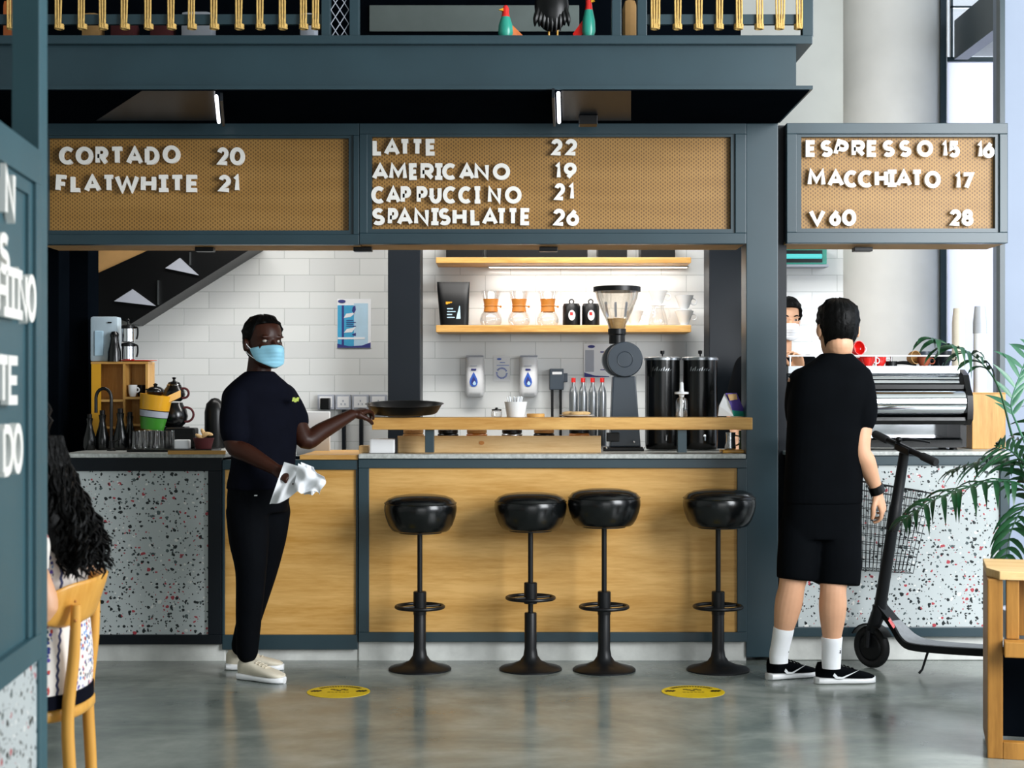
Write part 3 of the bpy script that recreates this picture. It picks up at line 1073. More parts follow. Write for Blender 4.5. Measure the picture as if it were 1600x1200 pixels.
area('shelf_strip_light', ((a.x + b.x) / 2, 8.99, z - 0.02), ((a.x + b.x) / 2, 9.03, z - 0.6), b.x - a.x, 0.03, 2.6, (1, 0.98, 0.95))

SZ = W(0, 508, 8.80).z + 0.0008     # top of the lower shelf
SD = 8.92


def sx(px, D=SD):
    return (px - 800) * D / F


def zy(py, D=SD):
    return H - (py - HZ) * D / F


# coffee bag
t = thing('coffee_bag', 'black coffee bag with a gold and white print on the lower shelf', 'coffee bag', (sx(708), SD, SZ))
rings = []
for z, hw, hd, sh in ((0, .083, .040, .004), (.04, .086, .042, .003), (.13, .090, .036, 0), (.20, .094, .022, -.002), (.24, .096, .008, -.002), (.258, .096, .004, -.002)):
    rings.append([Vector((sx(709) + sh + hw * (1 if abs(cos(a)) > .99 else 1) * math.copysign(abs(cos(a)) ** .35, cos(a)), SD + hd * math.copysign(abs(sin(a)) ** .6, sin(a)), SZ + z)) for a in [2 * pi * k / 24 for k in range(24)]])
MB().ring_loft(rings).build('pouch', M['black'], t, 40)
pr = MB()
for k, w in enumerate((.012, .016, .010)):
    pr.box(sx(697) + k * .012, sx(697) + k * .012 + .0122, SD - .0385, SD - .034, SZ + .125 + .004 * k, SZ + .14)
pr.build('print', M['yellow'], t, 0)
pr = MB()
for k in range(4):
    pr.box(sx(699), sx(699) + (.045, .03, .05, .035)[k], SD - .0425, SD - .034, SZ + .045 + k * .017, SZ + .051 + k * .017)
pr.prism([Vector((sx(713), SD - .0425, SZ + .04)), Vector((sx(720), SD - .0425, SZ + .04)), Vector((sx(719), SD - .042, SZ + .115)), Vector((sx(718), SD - .042, SZ + .115))], (0, .004, 0))
pr.build('print', M['skyblue'], t, 0)


def carafe(px, label):
    c = (sx(px), SD, SZ)
    t = thing('pour_over_carafe', label, 'carafe', c, 'hourglass carafes on the lower shelf')
    MB().shell([(.001, .001), (.052, .001), (.064, .02), (.066, .04), (.056, .07), (.036, .092), (.033, .105), (.036, .12), (.045, .155), (.06, .205)], c, .0025, 32).build('body', M['glass'], t)
    MB().lathe([(.036, .080), (.043, .082), (.040, .105), (.039, .12), (.046, .158), (.041, .158), (.035, .12), (.0345, .105)], c, 32, caps=False).build('collar', M['amber'], t)
    tie = MB().torus((c[0], c[1], SZ + .118), .041, .003, 28, 8)
    tie.cyl((c[0] + .035, c[1] - .01, SZ + .118), (c[0] + .058, c[1] - .022, SZ + .112), .003, n=8)
    tie.ell((c[0] + .058, c[1] - .022, SZ + .112), .007, .007, .007, n=10, m=8)
    tie.build('tie', M['amber'], t)


carafe(767, 'glass hourglass carafe with wooden collar next to the coffee bag')
carafe(811, 'middle glass hourglass carafe of the three on the lower shelf')
carafe(856, 'glass hourglass carafe with wooden collar next to the black canisters')

for px, lab in ((893, 'black canister with a white oval label beside the carafes'), (923, 'black canister with a white label half behind the grinder hopper')):
    c = (sx(px), SD, SZ)
    t = thing('canister', lab, 'canister', c, 'black canisters on the lower shelf')
    MB().lathe([(0, 0), (.05, 0), (.052, .01), (.052, .115), (.048, .122), (.046, .13), (0, .131)], c, 32).build('body', M['black'], t)
    MB().torus((c[0], SD, SZ + .142), .013, .004, 18, 8, Matrix.Rotation(pi / 2, 3, 'X')).build('lid_loop', M['black'], t)
    lb = MB().lathe([(0, 0), (.02, 0), (.02, .003), (0, .003)], (0, 0, 0), 24, sy=1.5).xf(Matrix.Translation(Vector((c[0], SD - .0515, SZ + .06))) @ Matrix.Rotation(pi / 2, 4, 'X'))
    lo = lb.build('label_sticker', M['paper'], t, 0)
    MB().box(c[0] - .011, c[0] + .006, SD - .0565, SD - .054, SZ + .06, SZ + .078).build('print', M['red'], lo, 0)


def dripper(mb_parent, c, r=.052, flip=False):
    """cone coffee dripper with a foot plate and a ring handle"""
    m = MB().shell([(.018, .006), (.030, .02), (.046, .065), (.056, .088)], c, .004, 28)
    m.lathe([(0.012, 0), (.045, 0), (.045, .005), (.012, .008)], c, 28)
    b = m.build('cone', M['porcelain'], mb_parent)
    h = MB().torus((c[0] + .055, c[1], c[2] + .052), .018, .0045, 20, 8, Matrix.Rotation(pi / 2, 3, 'X'))
    h.build('handle', M['porcelain'], mb_parent)


for px, py, lab in ((991, 507, 'white cone dripper behind the grinder hopper on the lower shelf'), (1028, 475, 'white cone dripper on top of the small glass server'), (1069, 482, 'upper of two stacked white cone drippers at the shelf end'), (1069, 507, 'lower of two stacked white cone drippers at the shelf end')):
    z = SZ if py == 507 else zy(py)
    if py == 482:
        z = SZ + .0905
    if py == 475:
        z = SZ + .1185
    c = (sx(px), SD, z)
    t = thing('coffee_dripper', lab, 'dripper', c, 'white cone drippers on the lower shelf')
    dripper(t, c)
c = (sx(1028), SD, SZ)
t = thing('glass_server', 'small glass coffee server under a white dripper', 'coffee server', c)
MB().shell([(.001, .001), (.053, .001), (.058, .012), (.05, .06), (.036, .10), (.036, .118)], c, .002, 28).build('body', M['glass'], t)
MB().tube([(c[0] + .04, SD, SZ + .1), (c[0] + .066, SD, SZ + .09), (c[0] + .068, SD, SZ + .05), (c[0] + .055, SD, SZ + .025)], .005, 8, sub=4).build('handle', M['glass'], t)

# ------------------------------------------------------------------ things on the tiled wall
WD = 9.098


def poster(label, x0, y0, x1, y1, cat='poster'):
    p = W((x0 + x1) / 2, y1, WD)
    t = thing('poster', label, cat, p)
    MB().pbox(x0, y0, x1, y1, WD - .003, .003).build('sheet', M['paper'], t, 0)
    return t


def blk(t, name, m, x0, y0, x1, y1, d=.0055):
    MB().pbox(x0, y0, x1, y1, WD - d, .003).build(name, M[m], t, 0)


t = poster('blue and white hygiene notice taped beside the dark pillar', 527, 467, 580, 544)
blk(t, 'print', 'cyan', 527.5, 477, 553, 541)
blk(t, 'print', 'skyblue', 553, 474, 575, 541, .0048)
blk(t, 'stripe', 'navy', 534, 477, 537.5, 541, .0065)
MB().pprism([(537, 497), (541, 490), (556, 488), (548, 495)], WD - .007, .003).build('print', M['paper'], t, 0)
MB().pprism([(537, 520), (542, 514), (556, 511), (550, 519)], WD - .007, .003).build('print', M['paper'], t, 0)
MB().pbox(528, 527, 570, 530, WD - .007, .003).build('stripe', M['paper'], t, 0)
mb = MB().pprism([(551, 480), (555, 477), (556, 484), (553, 490), (550, 486)], WD - .0075, .003)
mb.pprism([(550, 522), (556, 520), (556, 525), (551, 524)], WD - .0075, .003)
for k in range(4):
    mb.pbox(541, 500 + 3 * k, 552 + 4 * (k % 2), 501.2 + 3 * k, WD - .0075, .003)
mb.pprism([(527, 537), (545, 541), (565, 540), (579, 535), (579, 543.5), (527, 543.5)], WD - .0075, .003)
mb.pprism([(528 + 6 + 6 * cos(a * pi / 8), 470.8 + 2.6 * sin(a * pi / 8)) for a in range(16)], WD - .0075, .003)
mb.build('print', M['navy'], t, 0)

t = poster('small white round-emblem notice between two soap dispensers', 771, 556, 797, 596)
mb = MB()
for k in range(22):
    a0, a1 = 2 * pi * k / 22, 2 * pi * (k + .6) / 22
    if 3.3 < a0 < 3.7 or a0 > 5.9:
        continue
    mb.pprism([(784 + r * cos(a), 583 + r * sin(a)) for a, r in ((a0, 9), (a1, 9), (a1, 6.6), (a0, 6.6))], WD - .006, .003)
mb.pprism([(777 + 3 + 3.6 * cos(a * pi / 8), 561 + 1.6 * sin(a * pi / 8)) for a in range(16)], WD - .006, .003)
mb.pbox(776, 570.5, 795, 571.3, WD - .006, .003)
mb.pbox(781, 566, 789, 567, WD - .006, .003)
mb.build('emblem', M['blue'], t, 0)

t = poster('white and lilac instruction sheet half hidden behind the grinder', 912, 537, 953, 589)
blk(t, 'print', 'grey_print', 914.5, 547, 928, 581)
mb = MB().pprism([(919 + 5 + 5.6 * cos(a * pi / 8), 541.5 + 2.4 * sin(a * pi / 8)) for a in range(16)], WD - .006, .003)
mb.pprism([(913, 582), (930, 587), (952, 588), (952, 589), (913, 589)], WD - .006, .003)
mb.pbox(938, 549, 952, 551, WD - .006, .003)
mb.pbox(938, 577, 952, 578.5, WD - .006, .003)
mb.build('print', M['navy'], t, 0)

for x0, x1, lab in ((726, 757, 'white soap dispenser on the tiles nearer the dark pillar'), (811, 842, 'white soap dispenser on the tiles nearer the dark grey wall box')):
    D = 8.98
    p = W((x0 + x1) / 2, 620, D)
    s = D / F
    t = thing('soap_dispenser', lab, 'soap dispenser', p, 'soap dispensers on the tiled wall')
    rings = []
    for z, hw, dep in ((0, 10, .06), (2, 13.5, .085), (8, 15, .10), (40, 14.8, .10), (60, 14.6, .085), (63, 14, .08)):
        rings.append([Vector((p.x + hw * s * math.copysign(abs(cos(a)) ** .45, cos(a)), 9.097 - (dep * abs(sin(a)) ** .5 if sin(a) < 0 else 0), p.z + z * s)) for a in [2 * pi * k / 28 for k in range(28)]])
    MB().ring_loft(rings).build('case', M['white'], t, 40)
    MB().box(p.x - 13.5 * s, p.x + 13.5 * s, 9.0, 9.09, p.z + 62.5 * s, p.z + 65 * s, .003).build('lid', M['grey_print'], t, 0)
    yf = 9.097 - .1035
    xc = p.x - 1.5 * s
    dp = [(0, 39), (2.6, 34), (5.4, 28), (6.4, 23), (5.2, 18.5), (2.6, 16.2), (0, 15.8)]
    poly = [(a, b) for a, b in dp] + [(-a, b) for a, b in reversed(dp[1:-1])]
    MB().prism([Vector((xc + a * s, yf, p.z + b * s)) for a, b in poly], (0, .004, 0)).build('droplet', M['blue'], t, 0)
    MB().prism([Vector((xc + a * .6 * s, yf - .001, p.z + (b * .62 + 8.2) * s)) for a, b in poly], (0, .004, 0)).build('droplet_core', M['navy'], t, 0)
    MB().prism([Vector((xc + (a * .42 + 1.2) * s, yf - .0015, p.z + (b * .3 + 13.5) * s)) for a, b in poly], (0, .004, 0)).build('droplet_glint', M['skyblue'], t, 0)
    lg = MB().box(xc - 4 * s, xc + 4 * s, yf, yf + .004, p.z + 41 * s, p.z + 44 * s)
    lg.build('logo', M['navy'], t, 0)
    MB().box(xc - 5.5 * s, xc + 5.5 * s, yf, yf + .004, p.z + 48 * s, p.z + 49.2 * s).build('lettering', M['grey_print'], t, 0)

# wall box with two conduits
D = 9.0
p = W(872, 610, D)
t = thing('control_box', 'dark grey wall box with two black conduits below it', 'wall box', p)
MB().pbox(859, 576, 881, 609, D, .097, .004).build('case', M['grinder'], t, 0)
MB().pbox(863, 581, 878, 585, D - .003, .004).build('label_strip', M['white'], t, 0)
MB().pbox(880, 583, 887, 597, D + .02, .06, .003).build('plug', M['grinder'], t, 0)
for x in (863, 876):
    MB().pbox(x - 2, 609, x + 2, 712, D + .03, .03, .002).build('conduit', M['black'], t, 0)

# glass bottles with red caps in a row
for k, (px, lab) in enumerate(((896, 'clear syrup bottle with a red cap beside the dark grey wall box'), (911, 'second clear bottle with a red cap counting from the wall box'), (926, 'third clear bottle with a red cap counting from the wall box'), (941, 'clear bottle with a red cap touching the grinder outline'))):
    D = 8.93
    s = D / F
    c = (sx(px, D), D, .9305)
    t = thing('syrup_bottle', lab, 'bottle', c, 'clear bottles with red caps behind the bar')
    zt = zy(596, D) - .93
    MB().lathe([(0, 0), (.024, 0), (.026, .006), (.026, zt * .82), (.022, zt * .88), (.010, zt * .95), (.010, zt)], c, 20).build('bottle', M['brushed'], t)
    MB().lathe([(0, zt - .006), (.013, zt - .006), (.013, zt + .02), (0, zt + .022)], c, 16).build('cap', M['red'], t)

# sockets
for k, (x0, x1) in enumerate(((496, 522), (524, 548), (550, 576), (578, 604))):
    lab = ('wall socket with a black plug beside the masked man', 'second wall socket counting from the black plug', 'third wall socket counting from the black plug', 'wall socket next to the dark pillar')[k]
    p = W((x0 + x1) / 2, 640, 9.07)
    t = thing('wall_socket', lab, 'socket', p, 'wall sockets under the blue notice')
    MB().pbox(x0, 616.5, x1, 640, 9.06, .037, .004).build('plate', M['grey_print'], t, 0)
    MB().pbox(x0 + 3, 619.5, x1 - 3, 637, 9.057, .01, .002).build('face', M['white'], t, 0)
    if k == 0:
        MB().pbox(x0 + 4, 622, x1 - 7, 640, 9.0, .056, .006).build('plug', M['black'], t, 0)
    else:
        h = MB()
        for dx, dy in ((-3, 6), (3, 6), (0, 1)):
            xm = (x0 + x1) / 2 + dx
            h.pbox(xm - 1, 624 + dy, xm + 1, 627 + dy, 9.055, .004)
        h.build('pin_holes', M['grey_print'], t, 0)
for px, lab in ((537, 'black cable conduit under the sockets nearer the masked man'), (564, 'black cable conduit under the sockets nearer the dark pillar')):
    p = W(px, 712, 9.05)
    o = MB().pbox(px - 3, 640, px + 3, 726, 9.055, .04, .004).build('conduit', M['steel_dark'], None, 0)
    tag(o, lab, 'conduit', 'conduits below the wall sockets')
bd = MB().pbox(463, 643, 515.5, 711.5, 7.86, .02, .004)
tag(bd.build('cutting_board', M['paper'], None, 0), 'white cutting board standing upright behind the man in navy', 'cutting board')

# insect lamp on the wall behind the customer
p = W(1258, 414, 8.98)
t = thing('insect_lamp', 'turquoise glowing insect lamp high on the tiles by the column', 'lamp', p)
MB().pbox(1224, 388, 1292, 413, 9.0, .095, .004).build('case', M['teal'], t, 0)
MB().pbox(1220, 413, 1295, 417, 8.97, .12, .003).build('tray', M['grey_print'], t, 0)
MB().pbox(1226, 391, 1285, 410, 8.995, .006).build('backplate', M['steel_dark'], t, 0)
a, b = W(1224, 400.5, 8.985), W(1284, 400.5, 8.985)
MB().cyl(a, b, .014).build('tube', M['screen'], t)

# ------------------------------------------------------------------ machines on the worktop
WZ = W(0, 709.5, 7.285).z + .0006      # worktop top


def gx(px, D):
    return (px - 800) * D / F


D = 7.74
c = (gx(966, D), D, WZ)
t = thing('coffee_grinder', 'tall dark grey coffee grinder with a clear hopper', 'coffee grinder', c)
z0 = zy(515, D) - WZ
z1 = zy(449, D) - WZ
s = D / F
hx = gx(964, D)
MB().shell([(12.5 * s, z0), (15 * s, z0 + .03), (25 * s, z0 + .10), (32 * s, z0 + .16), (35 * s, z1)], (hx, D, WZ), .003, 40).build('hopper', M['smoke'], t)
MB().lathe([(35 * s, z1 - .022), (37 * s, z1 - .022), (37 * s, z1 + .002), (33 * s, z1 + .004), (0, z1 + .004)], (hx, D, WZ), 40).build('hopper_lid', M['black'], t)
bl = MB()
bl.lathe([(0, z0 + .004), (11 * s, z0 + .004), (13.5 * s, z0 + .03), (15 * s, z0 + .055), (0, z0 + .06)], (hx, D, WZ), 28)
bl.build('beans', M['pine'], t)
for dx in (-17, -3, 13):
    MB().obox((hx + dx * s, D - .045, WZ + z0 + .10), (.006, 0, 0), (0, .002, 0), (dx * .0003, 0, .038)).build('hopper_rib', M['grey_print'], t, 0)
zc = zy(562, D)
MB().lathe([(12.5 * s, zy(537, D) - WZ), (12.5 * s, zy(524, D) - WZ), (14 * s, zy(522, D) - WZ), (14 * s, zy(514, D) - WZ), (11 * s, zy(514, D) - WZ)], (hx, D, WZ), 28).build('collar', M['black'], t)
rx = Matrix.Rotation(pi / 2, 3, 'X')
cx = gx(975, D)
MB().lathe([(0, -.02), (24 * s, -.02), (27.5 * s, -.005), (27.5 * s, .035), (26 * s, .045), (0, .047)], (cx, D - .03, zc), 44, rx).build('burr_housing', M['grinder'], t)
dial = MB().torus((cx, D - .0775, zc), 12 * s, .0022, 32, 8, rx)
dial.build('dial', M['grinder'], t)
MB().lathe([(0, -.10), (23 * s, -.10), (26 * s, -.09), (26 * s, .0), (0, .0)], (gx(968, D), D + .02, zc), 40, rx).build('motor', M['grinder'], t)
bd = MB()
a0, a1 = gx(955, D), gx(992, D)
bd.prism([Vector((gx(957, D), D - .05, zy(588, D))), Vector((gx(992, D), D - .05, zy(588, D))), Vector((gx(1000, D), D - .05, WZ + .02)), Vector((gx(952, D), D - .05, WZ + .02))], (0, .11, 0))
bd.build('column', M['grinder'], t, 0, bevel=.006)
MB().box(gx(941, D), gx(1004, D), D - .09, D + .11, WZ, WZ + .02, .004).build('base', M['black'], t, 0)
cb = MB().pbox(948, 676, 968, 690, D - .1, .05, .004)
cb.build('chute', M['black'], t, 0)
kn = MB()
for px, py in ((991, 690.5), (1006, 705.0), (948, 705.0)):
    kn.ell(W(px, min(py, 700), D - .1), .006, .006, .006, n=10, m=8)
kn.build('screw', M['chrome'], t)

for px, lab in ((1035, 'black coffee urn standing next to the grinder'), (1094, 'black coffee urn standing next to the dark pillar')):
    D = 7.82
    s = D / F
    c = (gx(px, D), D, WZ)
    t = thing('coffee_urn', lab, 'coffee urn', c, 'black coffee urns behind the raised shelf')
    zt = zy(563, D) - WZ
    MB().lathe([(0, .004), (25 * s, .004), (26.5 * s, .012), (27 * s, .04), (27 * s, zt), (0, zt)], c, 44).build('body', M['leather'], t)
    MB().lathe([(28.4 * s, zt), (28.4 * s, zt + .012), (25 * s, zt + .017), (0, zt + .02)], c, 40).build('lid', M['brushed'], t)
    MB().lathe([(.003, zt + .018), (.004, zt + .03), (.011, zt + .035), (.011, zt + .05), (0, zt + .053)], c, 16).build('lid_knob', M['black'], t)
    tx = MB()
    for k in range(9):
        a = radians(-90 - 38 + k * 7.5)
        r = 27 * s + .0005
        hgt = (.02, .012, .02, .009, .012, .018, .010, .012, .006)[k]
        q = Vector((c[0] + r * cos(a), D + r * sin(a), WZ + zt - .055 + hgt / 2))
        tx.obox(q, Vector((-sin(a) * .0035, cos(a) * .0035, .002)), Vector((cos(a) * .001, sin(a) * .001, 0)), Vector((-sin(a) * .002, cos(a) * .002, hgt / 2)))
    tx.build('lettering', M['brushed'], t, 0)
    q = Vector((c[0] + .01, D - 27 * s - .01, zy(683, D)))
    tp = MB().cyl(q + Vector((0, .02, .01)), q + Vector((0, -.012, .01)), .006, n=10).cyl(q + Vector((0, -.008, .012)), q + Vector((0, -.008, -.015)), .005, n=10)
    tp.build('tap', M['chrome'], t)

# ------------------------------------------------------------------ things on the bar shelf
BZ = W(0, 652.5, 7.24).z + .0006
D = 7.37
s = D / F
c = (gx(806, D), D, BZ)
t = thing('straw_cup', 'ribbed white cup full of wrapped straws on the bar shelf', 'cup', c)
MB().shell([(.001, .0005), (14 * s, .0005), (18 * s, 24 * s)], c, .002, 24).build('cup', M['porcelain'], t)
for k in range(16):
    a = 2 * pi * k / 16 + .2
    r = .012 + .022 * ((k * 7) % 5) / 5
    b = Vector((c[0] + r * .55 * cos(a), D + r * .55 * sin(a), BZ + .006))
    e = Vector((c[0] + r * 1.5 * cos(a), D + r * 1.5 * sin(a), BZ + .095 + .008 * ((k * 3) % 4) / 4))
    o = MB().cyl(b, e, .0035, n=8).build('straw', M['paper'], None)
    tag(o, 'paper wrapped straw standing in the white cup on the bar shelf', 'straw', 'wrapped straws in the cup')
c = (gx(776, D), D, BZ)
t = thing('sugar_jar', 'small glass jar with a dark lid beside the straw cup', 'jar', c)
MB().shell([(.001, .0005), (.024, .0005), (.027, .006), (.027, .026), (.022, .032)], c, .002, 24).build('jar', M['glass'], t)
MB().lathe([(0, .032), (.024, .032), (.024, .038), (.008, .04), (.006, .046), (0, .047)], c, 24).build('lid', M['black'], t)
c = (gx(837, D), D, BZ)
o = MB().lathe([(0, 0), (13.5 * s, 0), (14 * s, .003), (14 * s, .014), (13 * s, .017), (0, .017)], c, 28).build('coaster', M['oak'], None)
tag(o, 'round wooden coaster beside the straw cup', 'coaster')
c = (gx(901, D), D + .02, BZ)
o = MB().lathe([(0, 0), (.05, 0), (.086, .008), (.088, .011), (.05, .006), (0, .005)], c, 32).build('plate', M['porcelain'], None)
tag(o, 'shallow white plate carrying flat pastries on the bar shelf', 'plate')
for k, (dx, dy) in enumerate(((-.036, 0), (.034, .012), (0, -.03))):
    o = MB().ell((c[0] + dx, c[1] + dy, BZ + .018), .036, .03, .0105, n=18, m=8).build('flatbread', M['pine'], None)
    tag(o, 'pale round pastry lying on the white plate', 'pastry', 'pastries on the plate')
c = (gx(1065, D), D, BZ)
t = thing('pump_bottle', 'clear pump bottle with a white pump on the bar shelf', 'pump bottle', c)
MB().shell([(.001, .0005), (.026, .0005), (.029, .006), (.029, .075), (.024, .09), (.012, .098)], c, .0015, 24).build('bottle', M['glass'], t)
MB().lathe([(.003, .004), (.003, .095), (.011, .098), (.014, .11), (.034, .112), (.034, .122), (.012, .124), (.010, .14), (.009, .165), (.005, .17), (0, .171)], c, 20).build('pump', M['white'], t)
# folded tent card
D2 = 7.36
t = thing('tent_card', 'folded colourful card standing at the end of the bar shelf', 'card', (gx(1146, D2), D2, BZ))
s = D2 / F
P = lambda x, y, d: Vector((gx(x, D2), D2 + d, H - (y - HZ) * s))
MB().prism([P(1122, 650, 0), P(1124, 634, 0), P(1134, 615, .03), P(1141, 632, 0), P(1146, 650, 0)], (0, .012, 0)).build('front_leaf', M['paper'], t, 0)
MB().prism([P(1134, 614.5, .015), P(1153, 614, .04), P(1170, 650, .06), P(1149, 650, .03)], (0, .006, 0)).build('side_leaf', M['purple'], t, 0)
MB().prism([P(1137, 616, .006), P(1152, 615.5, .03), P(1154, 624, .032), P(1141, 626, .012)], (0, .004, 0)).build('print', M['pine'], t, 0)
MB().prism([P(1143, 641, .01), P(1166, 643, .05), P(1169.5, 651, .055), P(1142, 651, .01)], (0, .004, 0)).build('print', M['teal'], t, 0)

# below the shelf
D = 7.44
WZ = W(0, 709.5, 7.285).z + .0006
t = thing('wooden_crate', 'long knotty pine box under the bar shelf', 'crate', W(780, 706, 7.5))
MB().box(gx(621, D), gx(939, D), D, D + .018, WZ, zy(681, D), .002).build('front_board', M['pine'], t, 0)
a, b = W(621, 0, D), W(939, 0, D)
z1 = W(0, 683, D).z
for x in (a.x, b.x - .016):
    MB().box(x, x + .016, D + .018, D + .25, WZ, z1).build('end_board', M['pine'], t, 0)
MB().box(a.x, b.x, D + .25, D + .266, WZ, z1).build('back_board', M['pine'], t, 0)
MB().box(a.x + .016, b.x - .016, D + .018, D + .25, WZ, WZ + .01).build('bottom', M['pine'], t, 0)
kn = MB().lathe([(0, 0), (.013, 0), (.013, .002), (0, .002)], (0, 0, 0), 20, sy=.75).xf(Matrix.Translation(W(752.5, 692, D - .001)) @ Matrix.Rotation(pi / 2, 4, 'X'))
kn.build('knot', M['amber'], t, 0)
for k, (px, m_, lab) in enumerate(((646, 'cardboard', 'brown jar in the pine box beside the shelf post'), (700, 'black', 'dark jar in the pine box behind the knot'), (745, 'amber', 'amber jar in the pine box'), (800, 'brushed', 'steel jar in the middle of the pine box'), (850, 'black', 'dark lidded jar in the pine box'), (905, 'amber', 'amber jar at the grinder end of the pine box'))):
    c = (gx(px, 7.58), 7.58, WZ + .0105)
    t = thing('storage_jar', lab, 'jar', c, 'jars inside the pine box')
    MB().lathe([(0, 0), (.05, 0), (.052, .004), (.052, .075), (.046, .082), (0, .083)], c, 22).build('jar', M[m_], t)
    MB().lathe([(0, .0832), (.05, .0832), (.05, .098), (0, .099)], c, 22).build('lid', M['black' if k % 2 else 'cardboard'], t)
D = 7.36
t = thing('napkin_box', 'white napkin box at the open end of the bar shelf', 'napkin box', W(600, 709, D + .05))
MB().box(gx(577.5, D), gx(617, D), D, D + .12, WZ, zy(686, D), .008).build('box', M['white'], t, 0)
MB().box(gx(617.5, D), gx(620.5, D), D + .01, D + .07, WZ, zy(685, D), .002).build('end_cap', M['black'], t, 0)
o = MB().box(gx(562, 7.45), gx(576, 7.45), 7.41, 7.5, WZ, zy(696, 7.45), .003).build('wood_block', M['pine'], None, 0)
tag(o, 'small pale wooden block beside the white napkin box', 'block')
c = (gx(1141, 7.45), 7.45, WZ + .0145)
t = thing('milk_jug', 'small steel milk jug below the end of the bar shelf', 'jug', c)
MB().shell([(.001, .001), (.026, .001), (.028, .01), (.024, .06), (.027, .085)], c, .002, 24).build('jug', M['chrome'], t)
MB().tube([(c[0] + .024, 7.45, c[2] + .07), (c[0] + .045, 7.45, c[2] + .062), (c[0] + .043, 7.45, c[2] + .03), (c[0] + .027, 7.45, c[2] + .02)], .004, 8, sub=4).build('handle', M['chrome'], t)
o = MB().box(gx(1127, 7.45), gx(1164, 7.45), 7.40, 7.52, WZ, WZ + .014, .003).build('drip_mat', M['yellow'], None, 0)
tag(o, 'thin yellow mat under the steel milk jug', 'mat')
o = MB().box(gx(1157, 7.5), gx(1164, 7.5), 7.53, 7.56, WZ, zy(673, 7.5), .003).build('tea_box', M['stem'], None, 0)
tag(o, 'slim olive box standing behind the yellow mat', 'box')


# ------------------------------------------------------------------ sink end of the kitchen
LZ = W(0, 708.5, 7.29).z + .0006       # sink worktop top


def at(px, D, z=LZ):
    return Vector((gx(px, D), D, z))


D = 7.86
t = thing('cubby_shelf', 'small oak cubby shelf on the worktop holding cups', 'shelf', at(187, D))
a0, a1 = gx(143, D), gx(231, D)
zt = zy(565, D)
for x in (a0, gx(192, D), a1 - .012):
    MB().box(x, x + .012, D, D + .14, LZ, zt - .012).build('upright', M['oak_v'], t, 0)
MB().box(a0 - .002, a1 + .002, D - .004, D + .14, zt - .012, zt).build('top', M['oak'], t, 0)
for y in (626, 668):
    MB().box(a0 + .012, gx(192, D), D + .002, D + .14, zy(y, D) - .006, zy(y, D) + .006).build('shelf_board', M['oak'], t, 0)
    MB().box(gx(192, D) + .012, a1 - .012, D + .002, D + .14, zy(y - 4, D) - .006, zy(y - 4, D) + .006).build('shelf_board', M['oak'], t, 0)
MB().box(a0, a1, D + .14, D + .15, LZ, zt).build('back_board', M['oak_v'], t, 0)
MB().box(gx(143, D), gx(158, D), D - .003, D, LZ, zy(568, D)).build('stile', M['yellow'], t, 0)
CZ = zy(622, D) + .0065
for px, m_, lab in ((205, 'porcelain', 'white cup inside the oak cubby shelf'), (214, 'black', 'black cup inside the oak cubby shelf')):
    c = Vector((gx(px, D), D + (.03 if m_ == 'porcelain' else .095), CZ))
    t = thing('coffee_cup', lab, 'cup', c, 'cups in the cubby shelf')
    MB().shell([(.001, .001), (.014, .001), (.021, .02), (.0235, .062)], c, .003, 24).build('cup', M[m_], t)
    MB().torus(c + Vector((.024, -.004, .036)), .011, .004, 18, 8, Matrix.Rotation(pi / 2, 3, 'X')).build('handle', M[m_], t)
zc = zt + .0006
mb = MB()
x0, x1 = gx(143, 7.93), gx(186, 7.93)
mb.box(x0, x1, 7.9, 7.99, zc, zc + .235, .014)
t = thing('water_canister', 'frosted plastic water canister on top of the oak cubby shelf', 'canister', ((x0 + x1) / 2, 7.95, zc))
mb.build('body', mat('frosted_plastic', '#aebfc9', 0.5, 0, 0.06), t, 40)
MB().box(x0 + .025, x0 + .07, 7.893, 7.903, zc + .03, zc + .16, .004).build('label_panel', M['skyblue'], t, 0)
MB().box(x1 - .05, x1 - .03, 7.892, 7.90, zc + .20, zc + .207).build('vent', M['black'], t, 0)
c = Vector((gx(176, 7.84), 7.875, zc))
t = thing('thermos_jug', 'tapered black thermos jug in front of the water canister', 'jug', c)
MB().lathe([(0, 0), (.035, 0), (.034, .05), (.025, .09), (.02, .12), (.024, .14), (.014, .155), (0, .158)], c, 24).build('body', M['leather'], t)
c = Vector((gx(199, 7.88), 7.90, zc + .0085))
for k, lab in enumerate(('lower glass coffee press with a black handle on the red tray', 'upper glass coffee press stacked on the other one')):
    cc = c + Vector((0, 0, .0925 * k))
    t = thing('coffee_press', lab, 'coffee press', cc, 'stacked coffee presses')
    MB().lathe([(0, 0), (.03, 0), (.033, .004), (.033, .074), (0, .074)], cc, 24).build('glass_body', M['chrome'], t)
    MB().lathe([(.034, .07), (.036, .07), (.036, .086), (.02, .091), (0, .092)], cc, 24).build('lid', M['black'], t)
    MB().tube([cc + Vector(p) for p in ((.03, -.01, .076), (.05, -.014, .074), (.052, -.014, .04), (.046, -.014, .015))], .005, 8, sub=5).build('handle', M['black'], t)
    if k:
        MB().lathe([(0, .092), (.006, .092), (.005, .11), (.009, .116), (0, .125)], cc, 14).build('plunger', M['black'], t)
c = Vector((gx(212, 7.88), 7.91, zc))
o = MB().lathe([(0, 0), (.07, 0), (.104, .005), (.105, .0075), (.07, .0075), (0, .0075)], c, 40, sy=.6).build('serving_plate', M['red'], None)
tag(o, 'red oval tray on top of the oak cubby shelf', 'tray')

